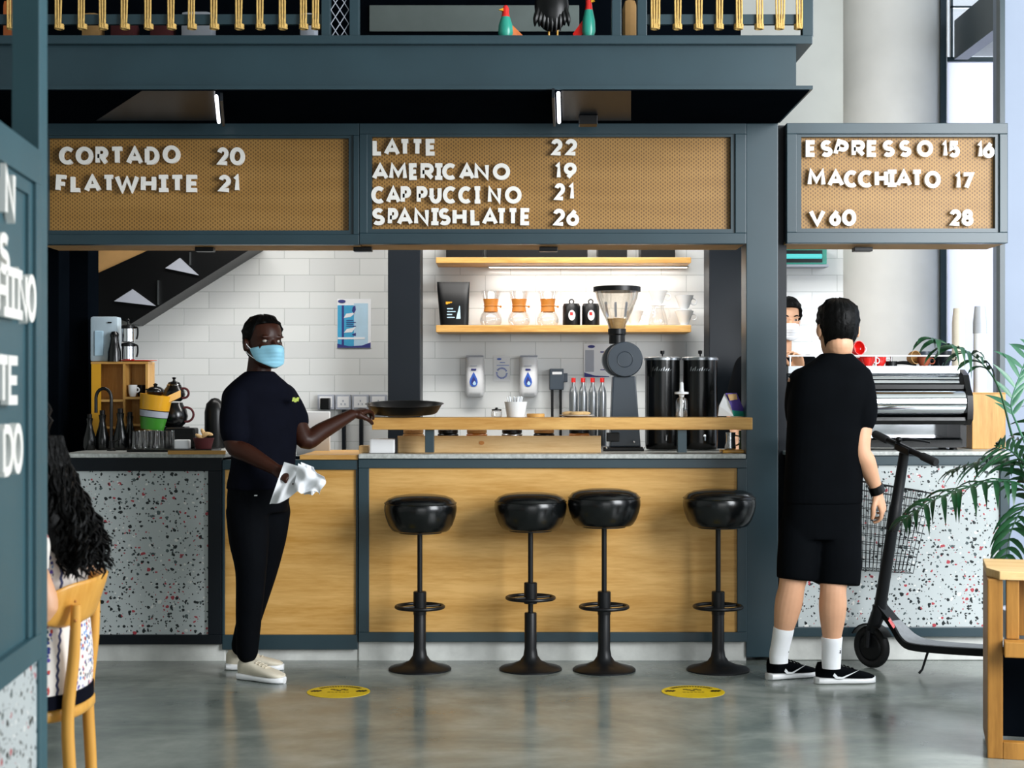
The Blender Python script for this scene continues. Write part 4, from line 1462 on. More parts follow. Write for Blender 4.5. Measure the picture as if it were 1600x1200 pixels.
# tap
c = at(174, 7.62)
t = thing('tap', 'tall black gooseneck tap at the sink', 'tap', c)
s = 7.62 / F
pth = [c, c + Vector((0, 0, 66 * s))]
top = zy(622, 7.62)
arc_pts = [Vector((gx(162, 7.62) + 12 * s * cos(radians(a)), 7.62, top + 15 * s * sin(radians(a)))) for a in range(0, 181, 20)]
MB().tube([c, c + Vector((0, 0, .15))] + arc_pts + [Vector((gx(150, 7.62), 7.62, zy(645, 7.62)))], .0085, 12).build('spout', M['leather'], t)
MB().lathe([(0, 0), (.022, 0), (.022, .008), (.014, .014), (.012, .05), (0, .05)], c, 20).build('base', M['black'], t)
MB().cyl(c + Vector((.01, -.005, .04)), c + Vector((.05, -.02, .06)), .004, n=8).build('lever', M['black'], t)

vase_prof = [(0, 0), (.03, 0), (.036, .02), (.034, .06), (.02, .11), (.014, .14), (.018, .17), (.012, .172), (0, .172)]
for px, d, sc, lab in ((140, 7.72, .95, 'glossy black bottle nearest the dark wall by the tap'), (160, 7.76, 1.05, 'glossy black bottle framed by the tap spout'), (188, 7.74, 1.1, 'glossy black bottle between the tap and the glasses'), (203, 7.82, 1.0, 'glossy black bottle behind the upturned glasses')):
    c = at(px, d)
    t = thing('bottle', lab, 'bottle', c, 'glossy black bottles by the sink')
    MB().lathe([(r * sc, z * sc) for r, z in vase_prof], c, 24).build('body', M['leather'], t)
    MB().lathe([(0, .172 * sc), (.013 * sc, .172 * sc), (.013 * sc, .192 * sc), (0, .194 * sc)], c, 16).build('cap', M['black'], t)

# upturned glasses on a dark rack
o = MB().box(gx(205, 7.55), gx(336, 7.55), 7.46, 7.72, LZ, LZ + .012, .003).build('drying_mat', M['black'], None, 0)
tag(o, 'dark drying mat under the upturned glasses', 'mat')
for k, (px, d) in enumerate(((214, 7.50), (231, 7.53), (249, 7.50), (266, 7.54), (223, 7.62), (243, 7.63))):
    c = at(px, d, LZ + .0126)
    lab = ('upturned glass at the tap end of the drying mat', 'second upturned glass from the tap on the drying mat', 'third upturned glass from the tap on the drying mat', 'upturned glass next to the small white box', 'upturned glass in the back row under the green pot', 'upturned glass in the back row under the yellow jug')[k]
    o = MB().lathe([(.024, .0), (.0255, .003), (.0245, .05), (.0215, .088), (.018, .092), (.001, .093)], c, 22, caps=False).build('tumbler', M['glass'], None)
    tag(o, lab, 'glass', 'upturned glasses on the drying mat')
o = MB().pbox(272, 674, 295, 688.5, 7.52, .05, .006)
o = o.build('sponge_box', M['paper'], None, 0)
o.location.z = LZ + .0126
tag(o, 'small white box beside the upturned glasses', 'box')
o = MB().box(gx(262, 7.66), gx(308, 7.66), 7.60, 7.70, LZ + .0126, LZ + .115, .01).build('knock_box', M['black'], None, 0)
tag(o, 'square black box behind the small white box', 'box')
c = at(318, 7.52, LZ + .0126)
t = thing('snack_basket', 'dark basket of pale snacks at the end of the drying mat', 'basket', c)
MB().shell([(.001, .001), (.038, .001), (.052, .055)], c, .004, 24).build('basket', M['darkred'], t)
for k, (dx, dy, r) in enumerate(((-.018, -.01, .5), (.008, -.008, -.5), (.022, .012, .2), (-.004, .018, 1.1))):
    rot = Matrix.Rotation(r, 3, 'Y') @ Matrix.Rotation(.5, 3, 'X')
    o = MB().ell(c + Vector((dx, dy, .062 + .006 * k)), .024, .012, .009, rot, 14, 8).build('biscuit', M['pine'], None)
    tag(o, 'pale biscuit in the dark basket by the drying mat', 'biscuit', 'biscuits in the dark basket')

# pots leaning behind the glasses
c = Vector((gx(236, 7.74), 7.76, LZ + .10))
rot = Matrix.Rotation(radians(7), 3, 'Y')
S = 7.74 / F
o = MB().box(gx(208, 7.72), gx(262, 7.72), 7.71, 7.81, LZ, LZ + .098, .004).build('dish_stand', M['black'], None, 0)
tag(o, 'black dish stand holding the stacked coloured pots', 'stand')
for nm, m_, z, r0, r1, h, lab in (('saucepan', 'green', .003, .058, .068, .062, 'green pot at the bottom of the leaning stack'), ('saucepan', 'grey_print', .068, .069, .073, .032, 'grey pot in the middle of the leaning stack'), ('milk_pitcher', 'yellow', .104, .074, .082, .078, 'yellow spouted pitcher on top of the leaning pots')):
    cc = c + rot @ Vector((0, 0, z))
    t = thing(nm, lab, 'pot', cc, 'coloured pots stacked by the sink')
    MB().shell([(.001, .001), (r0, .001), (r1, h)], cc, .003, 32, rot).build('body', M[m_], t)
    if nm == 'milk_pitcher':
        q = lambda x, y, zz_: cc + rot @ Vector((x, y, zz_))
        MB().prism([q(.07, -.03, .045), q(.125, 0, .082), q(.07, .03, .045), ], (0, 0, .036)).build('spout', M[m_], t, 0)
        MB().tube([q(-.05, -.02, .1), q(-.05, -.02, .1), q(-.03, -.03, .1)], .004).build('handle', M['black'], t)
c = c + rot @ Vector((-.005, 0, .186))
t = thing('dome_cover', 'round black lid lying on the yellow pitcher', 'lid', c)
MB().ell(c + Vector((0, 0, .012)), .045, .045, .028, n=24, m=12).build('dome', M['leather'], t)
MB().lathe([(0, .038), (.008, .038), (.012, .05), (0, .056)], c, 14).build('knob', M['black'], t)

# double teapot
c = at(272, 7.94)
t = thing('kettle_stand', 'dark block under the stacked black teapots', 'block', c)
MB().box(c.x - .07, c.x + .07, 7.87, 8.0, LZ, LZ + .115, .004).build('block', M['black'], t, 0)
for k, (z, r, h, lab) in enumerate(((.1156, .072, .125, 'larger glossy black teapot under the smaller one'), (.247, .058, .085, 'smaller glossy black teapot stacked on the larger one'))):
    cc = c + Vector((0, 0, z))
    t = thing('teapot', lab, 'teapot', cc, 'stacked black teapots')
    MB().lathe([(0, 0), (r * .6, 0), (r * .9, h * .18), (r, h * .42), (r * .9, h * .7), (r * .66, h * .92), (r * .62, h), (0, h)], cc, 32).build('body', M['leather'], t)
    MB().torus(cc + Vector((r * .95, -.02, h * .5)), h * .30, .006, 22, 8, Matrix.Rotation(pi / 2, 3, 'X')).build('handle', M['darkred'], t)
    MB().tube([cc + Vector((-r * .9, -.01, h * .35)), cc + Vector((-r * 1.2, -.015, h * .6)), cc + Vector((-r * 1.3, -.015, h * .85))], [.013, .009, .006], 10, sub=3).build('spout', M['leather'], t)
    if k:
        MB().lathe([(0, h), (r * .62, h), (r * .5, h + .014), (.008, h + .02), (.006, h + .03), (.013, h + .038), (0, h + .042)], cc, 22).build('lid', M['leather'], t)
        MB().torus(cc + Vector((0, 0, h)), r * .64, .003, 30, 6).build('rim', M['chrome'], t)
c = at(336, 8.0, LZ)
o = MB().lathe([(0, 0), (.05, 0), (.055, .02), (.055, .19), (.045, .235), (.02, .26), (0, .265)], c, 24).build('paper_roll', M['black'], None)
tag(o, 'tall rounded black canister half hidden by the man in navy', 'canister')

# ------------------------------------------------------------------ espresso machine
EZ = W(0, 705.5, 7.285).z + .0006
X0, X1 = gx(1232, 7.5), gx(1506, 7.5)
t = thing('espresso_machine', 'wide chrome and black espresso machine on the stone worktop', 'espresso machine', ((X0 + X1) / 2, 7.7, EZ))
Y0 = 7.46
zf = lambda y: zy(y, 7.5)


def xprof(prof, x0, x1, name, m, smooth=40):
    """closed (y, z) outline extruded along x"""
    MB().prism([Vector((x0, y, z)) for y, z in prof], (x1 - x0, 0, 0)).build(name, M[m], t, smooth)


# rolled chrome back panel
pr = []
zb, zt = zf(652), zf(608)
for k in range(13):
    a = -pi / 2 + pi * k / 12
    pr.append((Y0 + .06 - .075 * cos(a) ** .8, (zb + zt) / 2 + (zt - zb) / 2 * sin(a)))
pr += [(Y0 + .36, zt), (Y0 + .36, zb)]
xprof(pr, X0, X1, 'back_panel', 'chrome', 60)
xprof([(Y0 + .03, zf(608)), (Y0 + .03, zf(601)), (Y0 + .34, zf(601)), (Y0 + .34, zf(608))], X0, X1 + .004, 'trim_band', 'black', 0)
for k, (ya, yb) in enumerate(((601, 595.5), (594.5, 589), (588, 583.5))):
    xprof([(Y0 + .05 + .004 * k, zf(ya)), (Y0 + .045 + .004 * k, (zf(ya) + zf(yb)) / 2), (Y0 + .05 + .004 * k, zf(yb)), (Y0 + .34, zf(yb)), (Y0 + .34, zf(ya))], X0, X1 - .02, 'louvre', 'chrome', 0)
xprof([(Y0 + .04, zf(583)), (Y0 + .04, zf(572)), (Y0 + .36, zf(572)), (Y0 + .36, zf(583))], X0, X1 - .02, 'cup_tray', 'brushed', 0)
rl = MB()
rz = zf(556)
rl.tube([(X0, Y0 + .05, rz), (X1 - .02, Y0 + .05, rz)], .004, 8)
rl.tube([(X1 - .02, Y0 + .05, rz), (X1 - .02, Y0 + .34, rz)], .004, 8)
for x in (X0 + .01, (X0 + X1) / 2, X1 - .02):
    rl.tube([(x, Y0 + .05, zf(572)), (x, Y0 + .05, rz)], .004, 8)
rl.build('cup_rail', M['white'], t)
xprof([(Y0 + .0, zf(652)), (Y0 - .005, zf(657)), (Y0 + .01, zf(663)), (Y0 + .30, zf(663)), (Y0 + .30, zf(652))], X0, X1, 'lower_trim', 'leather', 40)
ec = []
for y, z in ((Y0 + .02, 604), (Y0 + .05, 586), (Y0 + .12, 577), (Y0 + .34, 577), (Y0 + .37, 610), (Y0 + .37, 662), (Y0 + .02, 664), (Y0 - .02, 655), (Y0 - .025, 640), (Y0 - .02, 618)):
    ec.append((y, zf(z)))
xprof(ec, X1, X1 + .028, 'end_cap', 'black', 30)
xprof([(Y0 + .03, EZ + .012), (Y0 + .03, zf(663)), (Y0 + .28, zf(663)), (Y0 + .28, EZ + .012)], X1 - .02, X1 + .01, 'end_leg', 'black', 0)
xprof([(Y0 + .26, EZ + .012), (Y0 + .26, zf(663)), (Y0 + .29, zf(663)), (Y0 + .29, EZ + .012)], X0, X1 - .02, 'splash_panel', 'chrome', 0)
xprof([(Y0 + .0, EZ + .012), (Y0 - .004, zf(687)), (Y0 + .02, zf(684)), (Y0 + .26, zf(684)), (Y0 + .26, EZ + .012)], X0, X1 - .02, 'base', 'leather', 0)
for x in (X0 + .05, X1 - .05):
    for y in (Y0 + .05, Y0 + .24):
        MB().lathe([(0, 0), (.02, 0), (.018, .012), (0, .012)], (x, y, EZ), 16).build('foot', M['black'], t)
TZ = zf(572) + .0006
YC = Y0 + .13
# cups on the tray
cups = [('red espresso cup lying on its side on the machine beside the customer', 'red', 1334, 0, .036, .05, 'lie'),
        ('red cup standing on the machine next to the one on its side', 'red', 1353, -.03, .038, .05, 'up'),
        ('red cup on the machine nearest the dark portafilter', 'red', 1374, 0, .034, .046, 'up'),
        ('brown cup standing on the machine behind the palm tip', 'cardboard', 1421, -.02, .034, .048, 'lie'),
        ('brown cup in front of the dark blue mugs on the machine', 'rust', 1440, -.04, .032, .046, 'up'),
        ('dark blue mug on the machine nearest the brown cups', 'grinder', 1449, .05, .036, .075, 'up'),
        ('dark blue mug in the middle of the machine end', 'steel_dark', 1474, -.02, .036, .075, 'up'),
        ('dark blue mug at the very end of the machine', 'steel_dark', 1468, .075, .034, .06, 'up')]
for lab, m_, px, dy, r, h, how in cups:
    c = Vector((gx(px, YC), YC + dy, TZ))
    t2 = thing('espresso_cup', lab, 'cup', c, 'cups on the espresso machine')
    if how == 'lie':
        rt = Matrix.Rotation(pi / 2 - .15, 3, 'X') @ Matrix.Rotation(.5, 3, 'Y')
        cc = c + Vector((0, .02, r + .004 + (.045 if px == 1334 else 0)))
    else:
        rt = Matrix.Identity(3)
        cc = c
    MB().shell([(.001, .001), (r * .6, .001), (r * .95, h * .5), (r, h)], cc, .003, 26, rt).build('cup', M[m_], t2)
    MB().torus(cc + rt @ Vector((r + .008, 0, h * .55)), .014, .0035, 18, 8, Matrix.Rotation(pi / 2, 3, 'X')).build('handle', M['porcelain' if m_ == 'red' else m_], t2)
c = Vector((gx(1334, YC), YC + .02, TZ))
o = MB().box(c.x - .04, c.x + .035, YC - .01, YC + .07, TZ, TZ + .044, .006).build('sugar_box', M['red'], None, 0)
tag(o, 'flat red box under the tipped red cup on the machine', 'box')
c = Vector((gx(1402, YC), YC, TZ))
t2 = thing('portafilter', 'black portafilter resting on top of the espresso machine', 'portafilter', c)
MB().lathe([(0, 0), (.028, 0), (.03, .025), (0, .026)], c + Vector((-.03, 0, 0)), 22).build('basket', M['black'], t2)
MB().tube([c + Vector((-.01, 0, .016)), c + Vector((.03, -.01, .018)), c + Vector((.09, -.02, .012))], [.007, .009, .011], 10, sub=3).build('handle', M['black'], t2)
MB().lathe([(0, .026), (.006, .026), (.006, .05), (0, .05)], c + Vector((-.03, 0, 0)), 12).build('spout', M['brushed'], t2)

# oak box with the paper cups
D = 7.62
OZ = zy(615, D)
t = thing('cup_cabinet', 'upright oak box beside the espresso machine carrying paper cups', 'box', W(1546, 700, D + .1))
MB().box(gx(1519, D), gx(1571.5, D), D, D + .26, EZ, OZ, .003).build('body', M['oak_v'], t, 0)
MB().box(gx(1516, D), gx(1574, D), D - .004, D + .264, OZ, OZ + .006, .002).build('top', M['oak'], t, 0)
OZ += .0066


def cup_stack(px, D, n, z0, r, h, m, lab, grp, lean=0.0, step=.0125):
    proto = None
    for k in range(n):
        c = Vector((gx(px, D) + lean * k * step, D, z0 + k * step))
        if proto is None:
            proto = MB().lathe([(r, 0), (r * 1.03, .004), (r * .78, h), (.001, h), (.001, h - .002), (r * .74, h - .003), (r * .97, .003)], c, 24, caps=False).build('paper_cup', M[m], None, origin=c)
            tag(proto, lab, 'paper cup', grp)
        else:
            dup(proto, c, lab)


cup_stack(1497, 7.72, 18, TZ, .030, .085, 'cream', 'cream paper cup in the shorter upturned stack on the machine end', 'cream paper cups in a stack', 0.0)
cup_stack(1531, 7.74, 24, OZ, .032, .09, 'paper', 'white paper cup in the taller upturned stack beside the machine', 'white paper cups in a stack', .0)
c0 = Vector((gx(1531, 7.74), 7.74, OZ + 24 * .0125))
for k in range(5):
    c = c0 + Vector((0, 0, .012 * k))
    if k == 0:
        pc = MB().lathe([(.034, 0), (.035, .004), (.026, .09), (.001, .09), (.001, .088), (.025, .087), (.033, .003)], c, 24, caps=False).build('plastic_cup', M['clear_plastic'], None, origin=c)
        tag(pc, 'clear plastic cup on top of the taller cup stack', 'plastic cup', 'clear cups on the tall stack')
    else:
        dup(pc, c, 'clear plastic cup on top of the taller cup stack')

# ------------------------------------------------------------------ kick scooter
t = thing('kick_scooter', 'black electric kick scooter parked against the pale terrazzo counter', 'scooter', (W(1365, 1000, 7.14).x, 7.0, 0))
wc = Vector((gx(1362, 7.14), 7.14, .100))
rx = Matrix.Rotation(pi / 2, 3, 'X')
fwd = (W(1540, 1010, 6.72) - W(1400, 1000, 7.1))
fwd.z = 0
fwd.normalize()                                  # wheel to tail
sd = Vector((-fwd.y, fwd.x, 0))
rw = Matrix((fwd, Vector((0, 0, 1)), sd)).transposed()
wh = MB().torus(wc, .080, .020, 40, 12, rw).build('front_wheel', M['rubber'], t)
MB().lathe([(0, -.018), (.055, -.018), (.066, -.01), (.066, .01), (.055, .018), (0, .018)], wc, 32, rw).build('hub', M['black_metal'], wh)
MB().torus(wc - sd * .012, .072, .0025, 36, 6, rw).build('reflector_ring', M['brushed'], wh)
hb = W(1413, 708, 6.98)
neck = W(1374, 955, 7.10)
stem = MB().tube([hb, hb.lerp(neck, .33), hb.lerp(neck, .34), hb.lerp(neck, .48), hb.lerp(neck, .485), neck], [.023, .026, .030, .030, .026, .029], 20)
stem.build('stem', M['black_metal'], t, 40)
MB().tube([neck + Vector((0, 0, .03)), neck, wc + Vector((.0, 0, .075))], [.032, .034, .03], 16).build('head_tube', M['black_metal'], t, 40)
for s_ in (-1, 1):
    MB().tube([wc + sd * .035 * s_ + Vector((.004, 0, .08)), wc + sd * .035 * s_], [.014, .011], 10).build('fork', M['black_metal'], t)
fd = MB()
rng = []
for k in range(9):
    a = radians(15 + 15 * k + 15)
    p = wc + fwd * (.108 * cos(a)) + Vector((0, 0, .108 * sin(a)))
    nr = (p - wc).normalized()
    rng.append([p - sd * .028 - nr * .002, p + sd * .028 - nr * .002, p + sd * .028 + nr * .004, p - sd * .028 + nr * .004])
fd.ring_loft(rng).build('fender', M['black'], t, 40)
ba, bb_ = W(1366, 678, 7.16), W(1463, 723, 6.78)
bd_ = (bb_ - ba)
MB().tube([ba + bd_ * .22, ba + bd_ * .80], .014, 14).build('handlebar', M['black_metal'], t)
for u0, u1 in ((.0, .23), (.78, 1.0)):
    MB().tube([ba + bd_ * u0, ba + bd_ * (u0 + .01), ba + bd_ * (u1 - .01), ba + bd_ * u1], [.015, .019, .019, .016], 14).build('grip', M['rubber'], t)
MB().obox(hb + Vector((0, 0, .018)), bd_.normalized() * .05, Vector((.02, .02, .0)), Vector((0, 0, .016))).build('display', M['black'], t, 0, bevel=.004)
q = ba + bd_ * .36
lv = MB().tube([q, q + Vector((.025, -.02, .022)), q + Vector((.09, -.05, .018)), q + Vector((.14, -.07, .008))], [.007, .008, .006, .004], 8, sub=3)
lv.build('brake_lever', M['black_metal'], t)
bl = ba + bd_ * .40 + Vector((0, -.01, .026))
MB().ell(bl, .016, .016, .013, n=16, m=10).build('bell', M['black'], t)
# deck
n0 = neck + Vector((.01, -.01, .0))
dk = [n0 + Vector((0, 0, .03)), W(1403, 975, 7.06), W(1420, 995, 7.02), W(1440, 1004, 6.97), W(1490, 1009, 6.86), W(1560, 1013, 6.70), W(1606, 1016, 6.6)]
pts = cat_rom([tuple(p) for p in dk], 6)
rings, top, hw = [], [], []
for i, p in enumerate(pts):
    p = Vector(p)
    u = i / (len(pts) - 1)
    w = .035 + .045 * min(1, max(0, (u - .12) / .35))
    th = .030
    d = (Vector(pts[min(i + 1, len(pts) - 1)]) - Vector(pts[max(i - 1, 0)])).normalized()
    up = d.cross(sd).normalized()
    if up.z < 0:
        up = -up
    rings.append([p - sd * w + up * .002, p + sd * w + up * .002, p + sd * (w - .008) - up * th, p - sd * (w - .008) - up * th])
    top.append([p - sd * (w - .008) + up * .0025, p + sd * (w - .008) + up * .0025, p + sd * (w - .008) + up * .006, p - sd * (w - .008) + up * .006])
MB().ring_loft(rings).build('deck', M['black_metal'], t, 40)
MB().ring_loft(top[5:]).build('grip_mat', M['deck'], t, 40)
MB().obox(W(1393, 973, 7.0), Vector((.009, 0, -.014)) * 1.35, Vector((.004, .003, .003)), Vector((-.003, -.012, -.003)) * 1.0).build('reflector', M['red'], t, 0)
MB().tube([W(1450, 1018, 6.94), W(1441, 1046, 6.93), W(1436, 1052, 6.925)], [.006, .005, .006], 10).build('kickstand', M['black_metal'], t)
rwc = W(1640, 1000, 6.52)
rwc.z = .1
MB().torus(rwc, .080, .020, 36, 12, rw).build('rear_wheel', M['rubber'], t)
MB().tube([W(1606, 1016, 6.6), rwc + sd * .035], .014, 10).build('rear_arm', M['black_metal'], t)
# wire basket hung on the stem
bk = MB()
D = 7.17
tl, tr, br_, blr = (1344, 752), (1452, 770), (1424, 895), (1344, 890)


def bq(u, v, d):
    x = (tl[0] * (1 - u) + tr[0] * u) * (1 - v) + (blr[0] * (1 - u) + br_[0] * u) * v
    y = (tl[1] * (1 - u) + tr[1] * u) * (1 - v) + (blr[1] * (1 - u) + br_[1] * u) * v
    p = W(x, y, D)
    p.y = D - .03 + d
    return p


wr = .0016
for dd in (0, .14):
    for k in range(15):
        bk.tube([bq(k / 14, 0, dd), bq(k / 14, 1, dd)], wr, 5)
    for k in range(11):
        bk.tube([bq(0, k / 10, dd), bq(1, k / 10, dd)], wr * (2.2 if k == 0 else 1), 5)
for k in range(11):
    for u in (0, 1):
        bk.tube([bq(u, k / 10, 0), bq(u, k / 10, .14)], wr, 5)
for k in range(15):
    bk.tube([bq(k / 14, 1, 0), bq(k / 14, 1, .14)], wr, 5)
bk.build('wire_basket', M['black_metal'], t)
bkt = bq(.62, .12, 0)
MB().tube([bkt, hb.lerp(neck, .3)], .006, 8).build('basket_bracket', M['black_metal'], t)

# ------------------------------------------------------------------ palm
pc = Vector((gx(1632, 6.25), 6.25, 0))
t = thing('potted_palm', 'potted palm with long drooping dark green fronds beside the oak shelf unit', 'palm', pc)
MB().shell([(.001, .001), (.13, .001), (.17, .38), (.175, .40)], pc, .012, 32).build('pot', M['grey_print'], t)
MB().lathe([(0, .33), (.16, .33), (.16, .36), (0, .365)], pc, 24).build('soil', M['rust'], t)
crown = pc + Vector((0, 0, .66))
for k in range(4):
    a = k * 1.6
    MB().tube([pc + Vector((.03 * cos(a), .03 * sin(a), .34)), crown + Vector((.01 * cos(a), .01 * sin(a), .05))], [.02, .012], 10).build('cane', M['stem'], t)


def frond(path, L, wdt, m, n=14, start=.25, droop=.5, both=True, sidev=None, spread=.75, seed=1):
    rnd = random.Random(seed)
    pts = [Vector(p) for p in cat_rom([tuple(p) for p in path], 10)]
    N = len(pts)
    st = MB().tube(pts, [.0065 * (1 - .75 * i / (N - 1)) for i in range(N)], 6)
    lf = MB()
    lf.v += st.v
    lf.f += st.f
    for k in range(n):
        u = start + (1 - start) * k / (n - 1)
        i = min(int(u * (N - 1)), N - 2)
        p = pts[i]
        d = (pts[i + 1] - pts[i]).normalized()
        s0 = (sidev or d.cross(Vector((0, 0, 1)))).normalized()
        for sg in ((-1, 1) if both else (1,)):
            l = L * (sin(pi * (.18 + .72 * (k / (n - 1)))) ** .7) * rnd.uniform(.85, 1.1)
            dirv = (d * (1 - spread) + s0 * sg * spread + Vector((rnd.uniform(-.1, .1), rnd.uniform(-.1, .1), rnd.uniform(.0, .25)))).normalized()
            prev = []
            M_ = 6
            rings = []
            pos = p.copy()
            dv = dirv.copy()
            nrm = dv.cross(d).normalized() if dv.cross(d).length > .05 else Vector((0, 0, 1))
            for q in range(M_ + 1):
                f = q / M_
                w = wdt * (sin(pi * min(.5, .12 + f * .9)) if f < .45 else (1 - (f - .45) / .55) ** .8) * .5
                w = max(w, .0006)
                wv = dv.cross(nrm).normalized() * w
                nn = nrm.normalized() * .0007
                fold = nrm.normalized() * w * .35
                rings.append([pos - wv - fold, pos - nn, pos + wv - fold, pos + nn])
                pos = pos + dv * (l / M_)
                dv = (dv + Vector((0, 0, -droop * .28))).normalized()
            lf.ring_loft(rings)
    return lf.build('frond', M[m], t, 50)


P6 = lambda x, y, d=6.3: W(x, y, d)
frond([crown, P6(1600, 745, 6.25), P6(1581, 680, 6.22), P6(1560, 605, 6.2), P6(1532, 565, 6.15), P6(1502, 546, 6.1), P6(1452, 528, 6.05)], .17, .026, 'leaf', 9, .60, 1.5, True, Vector((.6, -.5, -.3)), .55, 3)
frond([crown, P6(1610, 720, 6.3), P6(1592, 670, 6.35), P6(1580, 632, 6.4), P6(1596, 580, 6.45), P6(1612, 540, 6.5)], .14, .022, 'leaf_pale', 9, .52, .25, True, Vector((1, .0, .35)), .5, 5)
frond([crown, P6(1605, 768, 6.2), P6(1560, 752, 6.1), P6(1500, 765, 6.0), P6(1450, 786, 5.95), P6(1412, 812, 5.9)], .20, .024, 'leaf', 15, .20, 1.25, True, Vector((.2, -.8, -.1)), .62, 7)
frond([crown, P6(1608, 742, 6.3), P6(1570, 722, 6.25), P6(1530, 722, 6.2), P6(1490, 735, 6.15)], .19, .028, 'leaf', 12, .2, .9, True, Vector((.1, -.7, .2)), .6, 9)
frond([crown, P6(1610, 740, 6.2), P6(1588, 712, 6.1), P6(1572, 700, 6.0), P6(1558, 698, 5.95)], .2, .032, 'leaf', 10, .15, .6, True, Vector((.3, -.6, .5)), .5, 11)
frond([crown, P6(1612, 790, 6.0), P6(1595, 800, 5.9), P6(1580, 830, 5.85), P6(1572, 870, 5.8)], .17, .022, 'leaf', 11, .15, 1.0, True, Vector((.7, -.5, .2)), .55, 13)
frond([crown, P6(1640, 700, 6.3), P6(1660, 640, 6.4), P6(1700, 600, 6.5)], .25, .028, 'leaf', 11, .2, .6, True, None, .6, 15)
frond([crown, P6(1650, 745, 6.5), P6(1690, 720, 6.7), P6(1740, 740, 6.9)], .25, .028, 'leaf', 11, .2, .8, True, None, .6, 17)

# ------------------------------------------------------------------ oak shelf unit at the edge
D = 5.36
t = thing('shelf_unit', 'low oak shelf unit with a dark inside at the edge of the floor', 'shelf unit', (gx(1543, D), D, 0))
zl = W(0, 905, D).z
xa = gx(1543, D)
MB().box(xa, gx(1566, D), D, D + .05, 0, zl, .004).build('front_post', M['oak_shaded'], t, 0)
MB().box(xa, xa + .03, D + .05, D + .40, .02, zl, .003).build('side_panel', M['oak_shaded'], t, 0)
MB().box(gx(1566, D), 2.35, D, D + .04, 0, W(0, 1158, D).z, .003).build('bottom_rail', M['oak_shaded'], t, 0)
MB().box(xa + .03, 2.35, D + .10, D + .12, W(0, 1158, D).z, W(0, 1018, D).z).build('dark_panel', M['black_wall'], t, 0)
MB().box(gx(1567, D), 2.35, D - .06, D + .02, W(0, 1022, D).z, W(0, 998, D).z, .004).build('middle_rail', M['oak_shaded'], t, 0)
MB().box(gx(1571, D), gx(1590, D), D + .0, D + .05, W(0, 997, D).z, zl, .003).build('inner_post', M['oak_shaded'], t, 0)
MB().box(gx(1590, D), 2.35, D + .13, D + .15, W(0, 1000, D).z, zl, .003).build('back_board', M['oak_shaded'], t, 0)
b0 = W(1540, 874, 5.80)
f0 = W(1572, 891, 5.40)
zt = zl + .03
mb = MB().prism([Vector((xa, D + .42, zl)), Vector((xa, D + .1, zl)), Vector((xa + .04, D - .01, zl)), Vector((2.38, D - .01, zl)), Vector((2.38, D + .42, zl))], (0, 0, .03))
mb.build('top_board', M['pine'], t, 0, bevel=.003)

t.rotation_euler = (0, 0, radians(-15))

# ------------------------------------------------------------------ menu kiosk at the near edge
kd = Vector((-.096, 1, 0)).normalized()
kn_ = Vector((kd.y, -kd.x, 0))
k0 = Vector((-1.0217, 3.3, 0))
t = thing('menu_kiosk', 'teal steel menu kiosk with white letters at the near edge of the frame', 'kiosk', k0 - kd * .8)


def kbox(u0, u1, z0, z1, d0, d1, name, m, bev=.002):
    """piece of the kiosk: u back from the far corner, d outwards from its face"""
    MB().obox(k0 - kd * (u0 + u1) / 2 + kn_ * (d0 + d1) / 2 + Vector((0, 0, (z0 + z1) / 2)), kd * (u1 - u0) / 2, kn_ * (d1 - d0) / 2, Vector((0, 0, (z1 - z0) / 2))).build(name, M[m], t, 0, bevel=bev)


kbox(.0, 1.6, 1.735, 1.81, -.05, .0, 'top_rail', 'kiosk')
kbox(.0, 1.6, .71, .765, -.05, .0, 'bottom_rail', 'kiosk')
kbox(.0, .05, .765, 1.735, -.05, .0, 'stile', 'kiosk')
kbox(.05, .085, .765, 1.735, -.05, -.008, 'stile', 'kiosk')
kbox(.085, 1.6, 1.705, 1.735, -.05, -.008, 'inner_rail', 'kiosk')
kbox(.085, 1.6, .765, 1.735, -.05, -.016, 'letter_board', 'kiosk', 0)
kbox(.022, 1.6, .02, .71, -.05, -.006, 'base_panel', 'terrazzo', 0)
kbox(.0, .022, .0, .71, -.05, .0, 'post', 'kiosk')
MB().box(k0.x - .066, k0.x - .005, 3.301, 3.36, 0, 3.4, .003).build('corner_post', M['kiosk'], t, 0)
for (xe, ya, yb, word) in ((20, 275, 338, 'N'), (11, 374, 424, 'S'), (53, 438, 498, 'CHINO'), (25, 564, 625, 'TE'), (32, 668, 732, 'DO')):
    # end of each word on the board, found from the far corner
    Dk = 1673.7 / (572 - xe) if False else None
    De = (1.0217 + .096 * -3.3 - 0) / ((800 - xe) / F - .096)
    u_end = (3.3 - De) / kd.y
    zt_, zb_ = H - (ya - HZ) * De / F, H - (yb - HZ) * De / F
    h = zt_ - zb_
    adv = .085
    for k, ch in enumerate(reversed(word)):
        u = u_end + k * adv
        m_ = MB()
        org = k0 - kd * (u + .07) + kn_ * .004 + Vector((0, 0, zb_))
        ln = [[(a * .066, b * h) for a, b in l] for l in GL[ch]]
        strokes(m_, ln, .019, lambda q: org + kd * q[0] + Vector((0, 0, q[1])), -kn_ * .016)
        m_.build('letter', M['letter'], t, 0)

# ------------------------------------------------------------------ mezzanine railing
t = thing('balcony_railing', 'blue-grey steel mezzanine railing strung with natural rope', 'railing', (-1.2, 6.56, 2.822))
RD = 6.53
BT = 2.8225


def rpost(x0, x1, m='steel', d0=RD, dep=.05, name='post', y1=58):
    a, b = gx(x0, d0), gx(x1, d0)
    MB().box(a, b, d0, d0 + dep, BT, 3.75, .003).build(name, M[m], t, 0)


